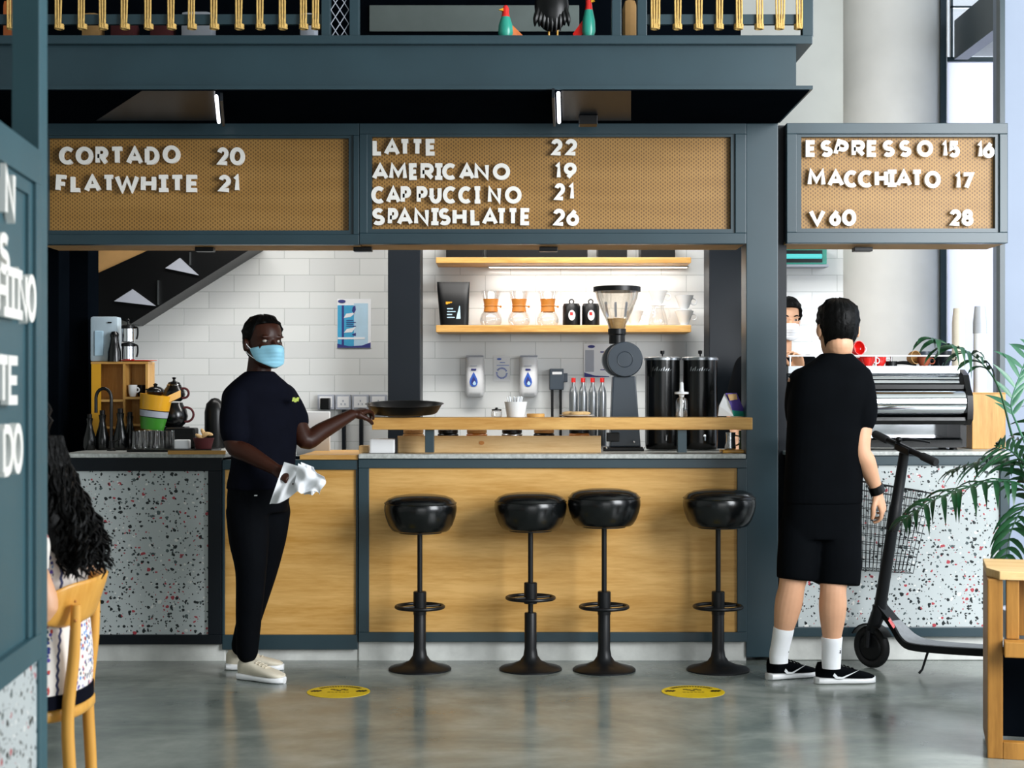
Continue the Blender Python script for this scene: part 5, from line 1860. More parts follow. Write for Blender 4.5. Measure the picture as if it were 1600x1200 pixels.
for x0, x1 in ((502, 516), (546, 561), (956, 971), (996, 1011), (1254, 1271)):
    rpost(x0, x1)
rpost(-30, -10)
a, b = gx(-30, RD), gx(1254, RD)
for xa_, xb_ in ((-10, 502), (1011, 1254)):
    MB().box(gx(xa_, RD), gx(xb_, RD), RD + .012, RD + .035, zy(37, RD), zy(21, RD), .002).build('lower_bar', M['steel'], t, 0)
MB().box(a, gx(1271, RD), RD, RD + .05, 3.75, 3.80, .003).build('top_rail', M['steel'], t, 0)
msh = MB()
for k in range(10):
    for sg in (-1, 1):
        for j in range(2):
            x0, x1 = gx(517 + 14 * j, RD + .02), gx(531 + 14 * j, RD + .02)
            z0 = BT + k * .06
            p, q = (x0, x1) if sg > 0 else (x1, x0)
            msh.tube([(p, RD + .02, z0), (q, RD + .02, z0 + .06)], .0022, 5)
msh.build('mesh_infill', M['grey_print'], t)


def rope_loop(px, seed, n=3, spreadpx=7):
    rnd = random.Random(seed)
    m_ = MB()
    zb_, zt_ = zy(44, RD), 3.76
    x = gx(px, RD)
    for k in range(n):
        xo = (k - (n - 1) / 2) * .0085
        xt = x + xo * rnd.uniform(1.2, 3.0) + rnd.uniform(-.01, .01)
        m_.tube([(x + xo, RD + .004, zb_), (x + xo * 1.1, RD - .002, zy(30, RD)), (x + xo * 1.3, RD + .0, zy(18, RD)), (xt, RD + .01, zt_)], .0042, 7, sub=3)
    for k in range(3):
        z = zy(43 - 2.6 * k, RD)
        m_.torus((x, RD + .016, z), .0165, .0048, 16, 7, Matrix.Scale(1, 3))
    return m_.build('rope', M['rope'], t)


for k, px in enumerate((16, 52, 91, 127, 160, 194, 231, 267, 299, 334, 373, 406, 441, 474, 493)):
    rope_loop(px, k)
for k, px in enumerate((1024, 1059, 1092, 1124, 1155, 1187, 1219, 1249)):
    rope_loop(px, 40 + k, 4 if px in (1024, 1219) else 3)

# dim mezzanine behind the railing
struct(MB().box(-4.6, 1.25, 8.3, 8.4, 2.822, 4.7), 'wall_mezzanine', M['black_wall'], smooth=0)
o = MB().pbox(577, 8, 905, 49, 8.285, .014, .004).build('wall_board', M['grey_board'], None, 0)
tag(o, 'pale grey board on the dark mezzanine wall behind the bird figures', 'board')
for px, w, h, m_, lab in ((190, 40, 30, 'darkred', 'dark red cushion on the mezzanine floor'), (250, 36, 26, 'darkred', 'second dark red cushion behind the ropes'), (215, 32, 14, 'blue', 'blue cushion on the mezzanine floor between the ropes'), (306, 50, 42, 'grey_print', 'grey cushion on the mezzanine behind the ropes'), (140, 30, 40, 'cardboard', 'brown box on the mezzanine near the kiosk post'), (480, 26, 40, 'grey_print', 'grey bag on the mezzanine beside the mesh strip'), (985, 20, 60, 'cardboard', 'brown panel between two mezzanine posts'), (22, 40, 60, 'orange', 'orange cushion on the mezzanine above the kiosk')):
    d = 6.8 if px != 215 else 6.95
    x = gx(px, d)
    s = d / F
    o = MB().box(x - w * s / 2, x + w * s / 2, d, d + .12, BT + .0006, BT + (h + 22) * s, .03).build('cushion' if 'cushion' in lab else ('bag' if 'bag' in lab else ('panel_board' if 'panel' in lab else 'carton')), M[m_], None, 40)
    tag(o, lab, 'cushion' if 'cushion' in lab else 'box')

# bird figures
D = 6.62


def bird(px, label, body, wing, tail, hgt, wide, flip=1):
    c = Vector((gx(px, D), D, BT + .0006))
    t2 = thing('bird_figurine', label, 'figurine', c, 'bird figurines on the mezzanine edge')
    b = MB().lathe([(0, 0), (wide * .55, .002), (wide, hgt * .22), (wide * .92, hgt * .45), (wide * .55, hgt * .7), (wide * .42, hgt * .8)], c, 20)
    b.build('body', M[wing], t2)
    MB().lathe([(wide * .93, hgt * .42), (wide * .6, hgt * .66), (wide * .46, hgt * .8), (wide * .48, hgt * .92), (wide * .25, hgt), (0, hgt * 1.02)], c, 20).build('head', M[body], t2)
    MB().prism([c + Vector((flip * wide * .7, 0, hgt * .5)), c + Vector((flip * wide * 2.3, .01, hgt * .18)), c + Vector((flip * wide * 2.0, .01, .004)), c + Vector((flip * wide * .6, 0, hgt * .2))], (0, .02, 0)).build('tail', M[tail], t2, 0)
    MB().prism([c + Vector((-flip * wide * .3, -wide * .5, hgt * .92)), c + Vector((-flip * wide * .9, -wide * .5, hgt * .86)), c + Vector((-flip * wide * .3, -wide * .5, hgt * .83))], (0, .012, 0)).build('beak', M['yellow'], t2, 0)


bird(790, 'red and green bird figurine with an orange tail on the mezzanine edge', 'red', 'teal', 'orange', .155, .033)
c = Vector((gx(862, D), D, BT + .0006))
t2 = thing('bird_figurine', 'large shaggy black bird figurine between the two coloured ones', 'figurine', c)
MB().ell(c + Vector((0, 0, .15)), .075, .05, .11, n=24, m=14).build('body', M['black'], t2)
rnd = random.Random(3)
for k in range(9):
    x = -.07 + .0175 * k
    ft = MB().tube([c + Vector((x * .8, -.02, .14)), c + Vector((x, -.03, .09)), c + Vector((x * 1.05, -.02, .025 + .03 * abs(k - 4) / 4 + rnd.uniform(0, .02)))], [.012, .012, .002], 8, sub=3)
    ft.build('feather', M['black'], t2)
for sx_ in (-.012, .025):
    MB().cyl(c + Vector((sx_, 0, 0)), c + Vector((sx_, 0, .06)), .004, n=8).build('leg', M['yellow'], t2)
MB().ell(c + Vector((-.03, 0, .28)), .03, .03, .035, n=16, m=10).build('head', M['black'], t2)
bird(920, 'tall red and white bird figurine beside the steel post', 'red', 'teal', 'red', .20, .03, -1)


# ------------------------------------------------------------------ people
def embroidered():
    m = bpy.data.materials.new('embroidered_white_cotton')
    m.use_nodes = True
    t = NT(m)
    tc = t.n('ShaderNodeTexCoord')
    sp = t.n('ShaderNodeSeparateXYZ')
    t.l(tc.outputs['Object'], sp.inputs[0])
    zig = t.math('ABSOLUTE', t.math('SUBTRACT', t.math('FRACT', t.math('MULTIPLY', sp.outputs[2], 40.0)), 0.5))
    yy = t.math('ADD', t.math('MULTIPLY', sp.outputs[0], 17.0), t.math('MULTIPLY', zig, 0.10))
    fr = t.math('FRACT', yy)
    band = t.math('LESS_THAN', t.math('ABSOLUTE', t.math('SUBTRACT', fr, 0.5)), 0.045)
    vo = t.n('ShaderNodeTexVoronoi')
    vo.inputs['Scale'].default_value = 75
    t.l(tc.outputs['Object'], vo.inputs['Vector'])
    sc = t.n('ShaderNodeSeparateColor')
    t.l(vo.outputs['Color'], sc.inputs[0])
    dots = t.math('MULTIPLY', t.math('LESS_THAN', vo.outputs['Distance'], 0.42), t.math('LESS_THAN', t.math('ABSOLUTE', t.math('SUBTRACT', fr, 0.02)), 0.20))
    col = t.ramp(sc.outputs[0], [(0, lin('#2b3580')), (.35, lin('#5c4aa0')), (.55, lin('#c2453f')), (.72, lin('#4a86c8')), (.85, lin('#1f2440'))], 'CONSTANT')
    c = t.mix(dots, lin('#e9e2da'), col)
    c = t.mix(band, c, lin('#3b4268'))
    t.l(c, t.b.inputs['Base Color'])
    t.b.inputs['Roughness'].default_value = 0.85
    return m


M['dress'] = embroidered()

HP = [(0.0, .026, .084, -.036), (.05, .043, .094, -.012), (.14, .056, .096, .022), (.25, .065, .093, .062), (.36, .070, .090, .086), (.48, .073, .085, .098),
      (.60, .076, .091, .104), (.74, .076, .087, .103), (.86, .066, .070, .088), (.94, .046, .046, .060), (.985, .024, .022, .034), (1.0, .003, .003, .008)]
HC = cat_rom(HP, 6)


def hp(t):
    for a, b in zip(HC, HC[1:]):
        if a[0] <= t <= b[0] + 1e-9:
            f = (t - a[0]) / max(b[0] - a[0], 1e-9)
            return [x + (y - x) * f for x, y in zip(a, b)][1:]
    return list(HC[-1][1:]) if t > .5 else list(HC[0][1:])


class Head:
    """head placed with its chin level at pos; yaw 0 looks at the camera, 90 to +X"""

    def __init__(self, pos, yaw, h=.232, pitch=0.0, roll=0.0):
        self.h = h
        self.m = Matrix.Translation(Vector(pos)) @ Matrix.Rotation(radians(yaw), 4, 'Z') @ Matrix.Rotation(radians(pitch), 4, 'X') @ Matrix.Rotation(radians(roll), 4, 'Y')
        self.k = h / .235

    def pt(self, t, ang, off=0.0):
        rx, yf, yb = hp(min(max(t, 0), 1))
        yc, ry = (yb - yf) / 2, (yb + yf) / 2
        a = radians(ang)
        return self.m @ Vector(((rx + off) * sin(a) * self.k, (yc - (ry + off) * cos(a)) * self.k, t * self.h + off * max(0, (t - .7) / .3) ** 1.3))

    def loc(self, x, y, z):
        return self.m @ (Vector((x, y, z)) * self.k)

    def rot(self):
        return self.m.to_3x3()

    def add(self, mb):
        rings = []
        for i in range(0, len(HC), 2):
            rings.append([self.pt(HC[i][0], 360 * k / 28) for k in range(28)])
        mb.ring_loft(rings)
        R = self.rot()
        z = lambda f: f * .235
        # nose, brow, cheeks, lips, ears
        mb.tube([self.loc(0, -.084, z(.50)), self.loc(0, -.100, z(.40)), self.loc(0, -.112, z(.335)), self.loc(0, -.098, z(.29))], [.008, .011, .0145, .010], 10, sub=3)
        for s in (-1, 1):
            mb.ell(self.loc(s * .012, -.098, z(.315)), .009, .011, .008, R, 12, 8)
            mb.ell(self.loc(s * .034, -.082, z(.575)), .024, .010, .007, R, 14, 8)
            mb.ell(self.loc(s * .044, -.066, z(.36)), .020, .016, .020, R, 14, 8)
            mb.ell(self.loc(s * .084, .014, z(.45)), .010, .021, .031, R @ Matrix.Rotation(s * .28, 3, 'Z'), 14, 10)
            mb.ell(self.loc(s * .078, .006, z(.37)), .008, .011, .012, R, 10, 8)
        mb.ell(self.loc(0, -.095, z(.195)), .024, .008, .0065, R, 14, 8)
        mb.ell(self.loc(0, -.094, z(.155)), .021, .009, .007, R, 14, 8)
        mb.ell(self.loc(0, -.086, z(.055)), .022, .014, .014, R, 14, 8)

    def eyes(self, parent, gaze=0.0, mat_='eye'):
        R = self.rot()
        for s in (-1, 1):
            c = self.loc(s * .032, -.073, .5 * .235)
            e = MB().ell(c, .0135, .0135, .0068, R, 18, 12).build('eye', M[mat_], parent, 60)
            g = radians(gaze)
            d = R @ Vector((sin(g), -cos(g), 0))
            MB().ell(c + d * .0098, .0058, .0058, .0058, R, 12, 8).build('iris', M['iris'], e, 60)

    def grid(self, a0, a1, tf0, tf1, off0, off1, na=36, nt=12, fn=None, top=True):
        """closed shell over part of the head between two height functions of the angle"""
        outer, inner = [], []
        for i in range(na + 1):
            a = a0 + (a1 - a0) * i / na
            lo, hi = tf0(a), tf1(a)
            for j in range(nt + 1):
                t = lo + (hi - lo) * j / nt
                o = off1 + (fn(a, t) if fn else 0)
                e = min(1.0, (min(j, nt - j) if top else j) / 1.5 + (.6 if top else .3))
                outer.append(self.pt(t, a, off0 + (o - off0) * e) + (self.m.to_3x3() @ Vector((0, 0, min(t, 0) * self.h + max(t - 1, 0) * self.h))))
                inner.append(self.pt(t, a, off0) + (self.m.to_3x3() @ Vector((0, 0, min(t, 0) * self.h))))
        n = nt + 1
        N = len(outer)
        fs = []
        for i in range(na):
            for j in range(nt):
                q = (i * n + j, (i + 1) * n + j, (i + 1) * n + j + 1, i * n + j + 1)
                fs.append(q)
                fs.append(tuple(x + N for x in reversed(q)))
        for i in range(na):
            for j in (0, nt):
                fs.append((i * n + j, (i + 1) * n + j, (i + 1) * n + j + N, i * n + j + N))
        for j in range(nt):
            for i in (0, na):
                fs.append((i * n + j, i * n + j + 1, i * n + j + 1 + N, i * n + j + N))
        return MB().add(outer + inner, fs)

    def hair_cap(self, parent, thick=.010, front=.80, side=.50, back=.16, seed=1):
        rnd = random.Random(seed)
        ph = [rnd.uniform(0, 6) for _ in range(4)]

        def low(a):
            a = abs(((a + 180) % 360) - 180)
            if a < 55:
                return front - .03 * (a / 55) ** 2
            if a < 80:
                return front - .03 - (front - .03 - side) * ((a - 55) / 25) ** .8
            if a < 104:
                return side + .05 * sin(pi * (a - 80) / 24)
            return side - (side - back) * min(1, (a - 104) / 22) ** .8
        fn = lambda a, t: .0018 * (sin(a * .35 + ph[0]) + sin(t * 55 + ph[1]) + sin(a * .8 + t * 30 + ph[2]))
        return self.grid(-180, 180, low, lambda a: 1.0, -.004, thick, 60, 16, fn, False).build('hair', M['hair'], parent, 70)

    def mask(self, parent, m='mask_blue'):
        def fn(a, t):
            n = .032 * math.exp(-(a / 24) ** 2) * math.exp(-((t - .31) / .15) ** 2)
            return n + .0014 * sin(t * 95) * math.exp(-(a / 50) ** 2)
        lo = lambda a: .0 + .13 * (abs(a) / 78) ** 2
        hi = lambda a: .425 - .05 * (abs(a) / 78) ** 1.5
        k = self.grid(-78, 78, lo, hi, .002, .0125, 40, 22, fn).build('face_mask', M[m], parent, 60)
        for s in (-1, 1):
            for t in (.36, .15):
                a = self.pt(t, s * 76, .008)
                b = self.loc(s * .083, .012, (.52 if t > .3 else .34) * .235)
                c = self.loc(s * .080, .034, .44 * .235)
                MB().tube([a, a.lerp(b, .5) + (self.m.to_3x3() @ Vector((s * .006, 0, 0))), b, c], .0018, 6, sub=4).build('ear_loop', M['cloth'], k)
        return k


def hand(mb, wrist, d, n, side, k=1.0, curl=(.35, .5, .4), spread=.10, thumb=(.55, .55), w=.041):
    """palm, four unequal fingers and a thumb; d towards the fingertips, n the way the palm faces, side (+1/-1) picks the thumb edge"""
    wrist, d = Vector(wrist), Vector(d).normalized()
    n = Vector(n)
    n = (n - d * n.dot(d)).normalized()
    s = d.cross(n).normalized() * side
    pl = .094 * k
    rings = []
    for u, hw, ht in ((-.10, .026, .021), (.0, .027, .020), (.25, .034, .018), (.6, .041, .0165), (.92, .041, .0145), (1.04, .036, .010)):
        c = wrist + d * (pl * u)
        rings.append([c + s * (hw * k * cos(2 * pi * q / 18)) + n * (ht * k * sin(2 * pi * q / 18)) for q in range(18)])
    mb.ring_loft(rings)
    mb.ell(wrist + d * pl * .30 + s * .026 * k + n * .008 * k, .02 * k, .02 * k, .02 * k)
    for i, (off, L, r) in enumerate(((.031, .072, .0092), (.0105, .080, .0095), (-.0105, .074, .0092), (-.031, .058, .0082))):
        base = wrist + d * (pl * (.93 - .05 * abs(i - 1.2) / 1.8)) + s * off * k
        fd = (d + s * spread * (1.3 - i) * .6).normalized()
        path, rad = [base - fd * .02 * k, base], [r * k, r * k * 1.05]
        ang = 0.0
        p = base
        for q, seg in enumerate((.45, .30, .25)):
            ang += curl[q] * (1 + .12 * i)
            v = fd * cos(ang) + n * sin(ang)
            p = p + v * (L * seg * k)
            path.append(p)
            rad.append(r * k * (1 - .11 * (q + 1)))
        path.append(p + v * .003 * k)
        rad.append(r * k * .45)
        mb.tube(path, rad, 10, sub=3)
    tb = wrist + d * pl * .22 + s * .026 * k + n * .004 * k
    td = (d * .62 + s * .62 + n * thumb[0] * .6).normalized()
    t1 = tb + td * .045 * k
    td2 = (d * .85 + s * (.25 - thumb[1] * .3) + n * thumb[1] * .7).normalized()
    t2 = t1 + td2 * .032 * k
    t3 = t2 + (td2 + n * .2 - s * .15).normalized() * .024 * k
    mb.tube([tb, t1, t2, t3, t3 + td2 * .003 * k], [.0145 * k, .0122 * k, .0108 * k, .0092 * k, .004 * k], 10, sub=3)


def limb(mb, pts, sub=5):
    mb.tube([p for p, r in pts], [r for p, r in pts], 18, sub=sub)
    for p, r in (pts[0], pts[-1]):
        mb.ell(p, r * .97, r * .97, r * .97, n=16, m=10)


def trunk(mb, rings, n=32, sub=4, e=.85):
    """rings: (centre, half width, half depth, yaw)"""
    q = cat_rom([tuple(c) + (hw, hd, yw) for c, hw, hd, yw in rings], sub)
    out = []
    for x, y, z, hw, hd, yw in q:
        a0 = radians(yw)
        ux, uy = Vector((cos(a0), sin(a0), 0)), Vector((-sin(a0), cos(a0), 0))
        ring = []
        for k in range(n):
            a = 2 * pi * k / n
            cx, sy = cos(a), sin(a)
            ring.append(Vector((x, y, z)) + ux * hw * math.copysign(abs(cx) ** e, cx) + uy * hd * math.copysign(abs(sy) ** e, sy))
        out.append(ring)
    mb.ring_loft(out)


def shoe(parent, heel, yaw, L, up_m, sole_m, logo=None, name='shoe', collar=.085, k=1.0, side=1):
    """sneaker: heel point on the floor, pointing along yaw"""
    a = radians(yaw)
    f = Vector((sin(a), -cos(a), 0))
    s = Vector((-f.y, f.x, 0))

    def ring(u, hw, z0, z1, sh=0.0, e=.8):
        c = Vector(heel) + f * (u * L) + s * sh
        out = []
        for q in range(24):
            b = 2 * pi * q / 24
            cx, sy = cos(b), sin(b)
            out.append(c + s * hw * k * math.copysign(abs(cx) ** e, cx) + Vector((0, 0, (z0 + z1) / 2 + (z1 - z0) / 2 * math.copysign(abs(sy) ** e, sy))))
        return out
    up = MB()
    up.ring_loft([ring(*r) for r in ((.01, .012, .03, .075), (.05, .030, .02, collar), (.16, .035, .02, collar + .004), (.30, .036, .02, collar + .002), (.42, .038, .02, .078), (.60, .043, .02, .064), (.78, .045, .02, .052), (.92, .036, .02, .042), (.985, .016, .022, .034))])
    uo = up.build('upper', M[up_m], parent, 60)
    so = MB()
    so.ring_loft([ring(u, hw, .0, zt, 0, .55) for u, hw, zt in ((-.015, .014, .030), (.03, .034, .032), (.15, .038, .030), (.40, .036, .027), (.62, .045, .026), (.82, .045, .026), (.95, .034, .028), (1.01, .012, .030))])
    sl = so.build('sole', M[sole_m], parent, 50)
    if logo:
        pts = [(.30, .052), (.36, .036), (.44, .034), (.60, .050), (.74, .064), (.58, .043), (.44, .026), (.33, .027), (.27, .040)]
        g = []
        for u, z in pts:
            w = .0385 + .006 * min(1, max(0, (u - .3) / .4))
            g.append(Vector(heel) + f * (u * L * .92) + s * (side * (w * k + .001)) + Vector((0, 0, z)))
        MB().prism(g, s * side * .002).build('logo', M[logo], uo, 0)
    for q in range(4):
        c = Vector(heel) + f * (L * (.42 + .07 * q)) + Vector((0, 0, .0815 - .0065 * q))
        MB().tube([c - s * .020, c + Vector((0, 0, .004)), c + s * .020], .0028, 6).build('lace', M[up_m], uo)
    return uo


# ---------------- the man in navy reaching for the tray
D0 = 6.9
t = thing('person', 'masked man in a navy shirt reaching for the black tray with a white cloth', 'person', (W(395, 0, D0).x, D0, 0))
body = MB()
hd = Head(W(413, 577, 6.88), 38, .243, -3)
hd.add(body)
nb = W(403, 596, 6.91)
limb(body, [(hd.loc(0, .030, .06), .054), (W(404, 585, 6.91), .056), (nb, .066)])
sR, sL = W(367, 626, 6.80), W(446, 620, 7.02)
eR, eL = W(366, 696, 6.74), W(477, 688, 6.96)
wR, wL = W(430, 733, 6.66), W(549, 648, 7.14)
trunk(body, [(W(403, 592, 6.91), .07, .06, 40), (W(405, 622, 6.91), .150, .080, 40), (W(408, 655, 6.9), .155, .10, 40), (W(412, 710, 6.9), .13, .098, 42), (W(404, 765, 6.9), .145, .11, 55), (W(402, 790, 6.9), .13, .10, 60)])
limb(body, [(sR, .052), (sR.lerp(eR, .45), .052), (eR, .042), (eR.lerp(wR, .35), .041), (wR, .027)])
limb(body, [(sL, .050), (sL.lerp(eL, .45), .050), (eL, .042), (eL.lerp(wL, .35), .041), (wL, .027)])
hand(body, wR, W(462, 748, 6.60) - wR, Vector((.3, .5, -.8)), 1, .98, (.7, .8, .6))
gripL = W(575, 641, 7.24)
hand(body, wL, gripL - wL + Vector((0, 0, .006)), Vector((.05, .15, -1)), -1, .98, (.40, .75, .6), .06, (.9, .9))
kR, kL = W(392, 893, 6.80), W(411, 888, 6.98)
aR, aL = W(386, 1022, 6.84), W(377, 1012, 7.04)
limb(body, [(W(388, 790, 6.84), .075), (kR, .05), (kR.lerp(aR, .35), .05), (aR, .036)])
limb(body, [(W(420, 790, 6.97), .075), (kL, .05), (kL.lerp(aL, .35), .05), (aL, .036)])
bo = body.solid('body', M['skin_dark'], t, .0045, 5)
hd.eyes(bo, 18)
hd.hair_cap(bo, .006, .83, .50, .20, 2)
hd.mask(bo)
sh = MB()
trunk(sh, [(W(406, 580, 6.9), .062, .062, 40), (W(405, 588, 6.91), .092, .075, 40), (W(405, 600, 6.91), .138, .090, 40), (W(405, 615, 6.91), .176, .104, 40), (W(407, 640, 6.9), .180, .122, 40), (W(410, 680, 6.9), .165, .118, 41), (W(412, 715, 6.9), .150, .114, 44), (W(408, 750, 6.9), .160, .122, 52), (W(406, 764, 6.9), .162, .125, 54)])
limb(sh, [(sR + Vector((.012, .01, .0)), .070), (sR.lerp(eR, .4), .068), (sR.lerp(eR, .75), .062)])
limb(sh, [(sL + Vector((-.012, -.01, .0)), .068), (sL.lerp(eL, .30), .063), (sL.lerp(eL, .55), .061)])
so = sh.solid('shirt', M['navy_cloth'], t, .007, 8)
fdir = Vector((sin(radians(40)), -cos(radians(40)), 0))
lg = MB()
p0 = W(459, 624, 6.83)
for k in range(3):
    lg.obox(p0 + Vector((.008 * k, .006 * k, -.004 * (k % 2))), (.004, .003, 0), (0, .012, 0), (.002, 0, .009))
lg.build('emblem', mat('lime_print', '#a8b84a', .6, 0, 0), so, 0)
tr = MB()
trunk(tr, [(W(407, 748, 6.9), .150, .115, 54), (W(404, 775, 6.9), .152, .122, 60), (W(402, 800, 6.9), .145, .118, 62)])
for hp_, k_, a_ in ((W(386, 795, 6.83), kR, aR), (W(422, 795, 6.98), kL, aL)):
    limb(tr, [(hp_, .096), (hp_.lerp(k_, .5), .090), (k_, .070), (k_.lerp(a_, .5), .060), (a_.lerp(k_, .02), .050)])
tro = tr.solid('trousers', M['denim'], t, .008, 8)
MB().obox(W(400, 774, 6.755), (.006, 0, 0), (0, .012, 0), (0, 0, .0025)).build('pocket_tab', M['cloth'], tro, 0)
f1, f2 = FL(374, 1060), FL(353, 1046)
s1 = shoe(t, f1, 62, .25, 'cream', 'white', k=1.02, collar=.09)
s2 = shoe(t, f2, 88, .27, 'cream', 'white', k=.95, collar=.09)

# tray and cloth
tc_ = Vector((gx(632, 7.36), 7.36, BZ + .018))
t = thing('serving_tray', 'round black serving tray tipped on the end of the bar shelf', 'tray', tc_)
rt = Matrix.Rotation(radians(5.0), 3, 'X')
MB().shell([(.001, 0), (.150, 0), (.160, .006), (.184, .046), (.191, .047)], tc_, .004, 56, rt).build('dish', M['black'], t)
MB().ell(tc_ + rt @ Vector((-.135, -.07, .03)), .022, .016, .009, n=16, m=8).build('clip', M['yellow'], t)


def sheet(label, quad, D, wave, name='towel', nu=26, nv=26, seed=1):
    rnd = random.Random(seed)
    ph = [rnd.uniform(0, 6) for _ in range(6)]
    F_, B_ = [], []
    for i in range(nu + 1):
        for j in range(nv + 1):
            u, v = i / nu, j / nv
            x = (quad[0][0] * (1 - u) + quad[1][0] * u) * (1 - v) + (quad[3][0] * (1 - u) + quad[2][0] * u) * v
            y = (quad[0][1] * (1 - u) + quad[1][1] * u) * (1 - v) + (quad[3][1] * (1 - u) + quad[2][1] * u) * v
            x += 3.0 * sin(v * 6 + ph[0]) * u + 2 * sin(u * 9 + ph[3]) * v
            y += 3.5 * sin(u * 7 + ph[1]) * v
            d = D + wave * (sin(u * 11 + v * 3 + ph[2]) * (.35 + v) + .6 * sin(u * 5 - v * 8 + ph[4]))
            p = W(x, y, d)
            F_.append(p)
            B_.append(p + Vector((0, .006, 0)))
    n = nv + 1
    N = len(F_)
    fs = []
    for i in range(nu):
        for j in range(nv):
            q = (i * n + j, (i + 1) * n + j, (i + 1) * n + j + 1, i * n + j + 1)
            fs += [q, tuple(x + N for x in reversed(q))]
    for i in range(nu):
        for j in (0, nv):
            fs.append((i * n + j, (i + 1) * n + j, (i + 1) * n + j + N, i * n + j + N))
    for j in range(nv):
        for i in (0, nu):
            fs.append((i * n + j, i * n + j + 1, i * n + j + 1 + N, i * n + j + N))
    return F_ + B_, fs


tw = MB()
for quad, d, wv, sd_ in (([(444, 722), (480, 733), (470, 768), (419, 791)], 6.60, .012, 1), ([(466, 724), (508, 745), (502, 772), (458, 766)], 6.57, .014, 2), ([(470, 722), (492, 730), (506, 762), (476, 777)], 6.63, .012, 5)):
    vs, fs = sheet('', quad, d, wv, seed=sd_)
    tw.add(vs, fs)
tag(tw.build('towel', M['cloth'], None, 60, origin=W(460, 790, 6.6)), 'crumpled white cloth held in the hand of the man in navy', 'cloth')

# ---------------- the customer in black seen from behind
D1 = 6.74
t = thing('person', 'customer in a black shirt and shorts seen from behind at the espresso machine', 'person', (W(1270, 0, D1).x, D1, 0))
body = MB()
hd = Head(W(1309, 556, 6.74), 186, .246, 2)
hd.add(body)
limb(body, [(hd.loc(0, .030, .05), .060), (W(1309, 556, 6.75), .060), (W(1305, 582, 6.74), .075)])
sL, sR = W(1249, 598, 6.76), W(1347, 600, 6.72)
eL, eR = W(1252, 690, 6.88), W(1345, 702, 6.68)
wL, wR = W(1270, 690, 7.10), W(1371, 768, 6.72)
trunk(body, [(W(1305, 568, 6.74), .06, .06, 180), (W(1302, 590, 6.74), .165, .085, 180), (W(1295, 640, 6.74), .165, .11, 180), (W(1288, 720, 6.74), .145, .10, 180), (W(1284, 790, 6.74), .155, .11, 180), (W(1280, 830, 6.74), .14, .10, 180)])
limb(body, [(sR, .055), (sR.lerp(eR, .5), .052), (eR, .042), (eR.lerp(wR, .3), .044), (eR.lerp(wR, .75), .031), (wR, .027)])
limb(body, [(sL, .055), (sL.lerp(eL, .5), .052), (eL, .042), (eL.lerp(wL, .3), .044), (wL, .027)])
hand(body, wR, W(1384, 812, 6.74) - wR, Vector((-.9, .5, -.15)), -1, 1.0, (.35, .6, .5), .05, (.5, .4))
hand(body, wL, Vector((.3, 1, .1)), Vector((.2, 0, -1)), 1, 1.0, (.3, .4, .3))
hL, hR = W(1252, 830, 6.74), W(1308, 830, 6.74)
kL, kR = W(1238, 912, 6.70), W(1302, 918, 6.66)
aL, aR = W(1217, 1022, 6.77), W(1299, 1030, 6.70)
for h_, k_, a_ in ((hL, kL, aL), (hR, kR, aR)):
    limb(body, [(h_, .092), (h_.lerp(k_, .55), .080), (k_, .058), (k_.lerp(a_, .22), .061), (k_.lerp(a_, .42), .056), (k_.lerp(a_, .72), .040), (a_, .035)])
bo = body.solid('body', M['skin_tan'], t, .0045, 5)
hd.eyes(bo)
hd.hair_cap(bo, .010, .78, .46, .07, 5)
sh = MB()
trunk(sh, [(W(1307, 552, 6.745), .066, .070, 180), (W(1306, 562, 6.74), .098, .084, 180), (W(1304, 572, 6.74), .136, .094, 180), (W(1302, 584, 6.74), .170, .104, 180), (W(1298, 620, 6.74), .186, .128, 182), (W(1292, 680, 6.74), .178, .126, 182), (W(1287, 740, 6.74), .172, .126, 181), (W(1285, 786, 6.74), .174, .130, 180)])
limb(sh, [(sR + Vector((-.015, 0, .0)), .070), (sR.lerp(eR, .35), .070), (sR.lerp(eR, .55), .066)])
limb(sh, [(sL + Vector((.015, 0, .0)), .070), (sL.lerp(eL, .35), .070), (sL.lerp(eL, .60), .066)])
sh.solid('shirt', M['black_cloth'], t, .007, 8)
tr = MB()
trunk(tr, [(W(1286, 776, 6.74), .166, .122, 180), (W(1284, 800, 6.74), .172, .128, 180), (W(1281, 840, 6.74), .176, .128, 180)])
tr.tube([W(1254, 815, 6.74), W(1249, 870, 6.71), W(1246, 906, 6.70)], [.100, .098, .092], 24, sub=4)
tr.tube([W(1309, 815, 6.74), W(1310, 870, 6.70), W(1309, 914, 6.68)], [.102, .102, .097], 24, sub=4)
tr.solid('shorts', M['black_cloth'], t, .007, 8)
for a_, k_, y in ((aL, kL, 0), (aR, kR, 1)):
    so = MB()
    p1 = a_.lerp(k_, .36) if y == 0 else a_.lerp(k_, .30)
    so.tube([a_ + Vector((0, 0, -.04)), a_, a_.lerp(k_, .14), p1, p1 + Vector((0, 0, .002))], [.040, .0425, .0425, .046, .043], 22, sub=3)
    sk = so.build('sock', M['cloth'], t, 60)
    if y == 1:
        lt = MB()
        base = a_ + Vector((.018, -.0405, .098))
        text3(lt, 'NIKE', base, (0, 0, -1), (1, .35, 0), .016, .0035, .004, 1.3, .8)
        lt.build('lettering', M['black'], sk, 0)
    else:
        lt = MB()
        base = a_ + Vector((.028, -.034, .040))
        text3(lt, 'KE', base, (0, 0, -1), (.8, .6, 0), .014, .0032, .004, 1.3, .8)
        lt.build('lettering', M['black'], sk, 0)
MB().tube([eR.lerp(wR, .86), wR + (wR - eR) * .03], [.0345, .0345], 22).build('wristband', M['black'], t, 60)
fL, fR = FL(1199, 1062), FL(1274, 1068)
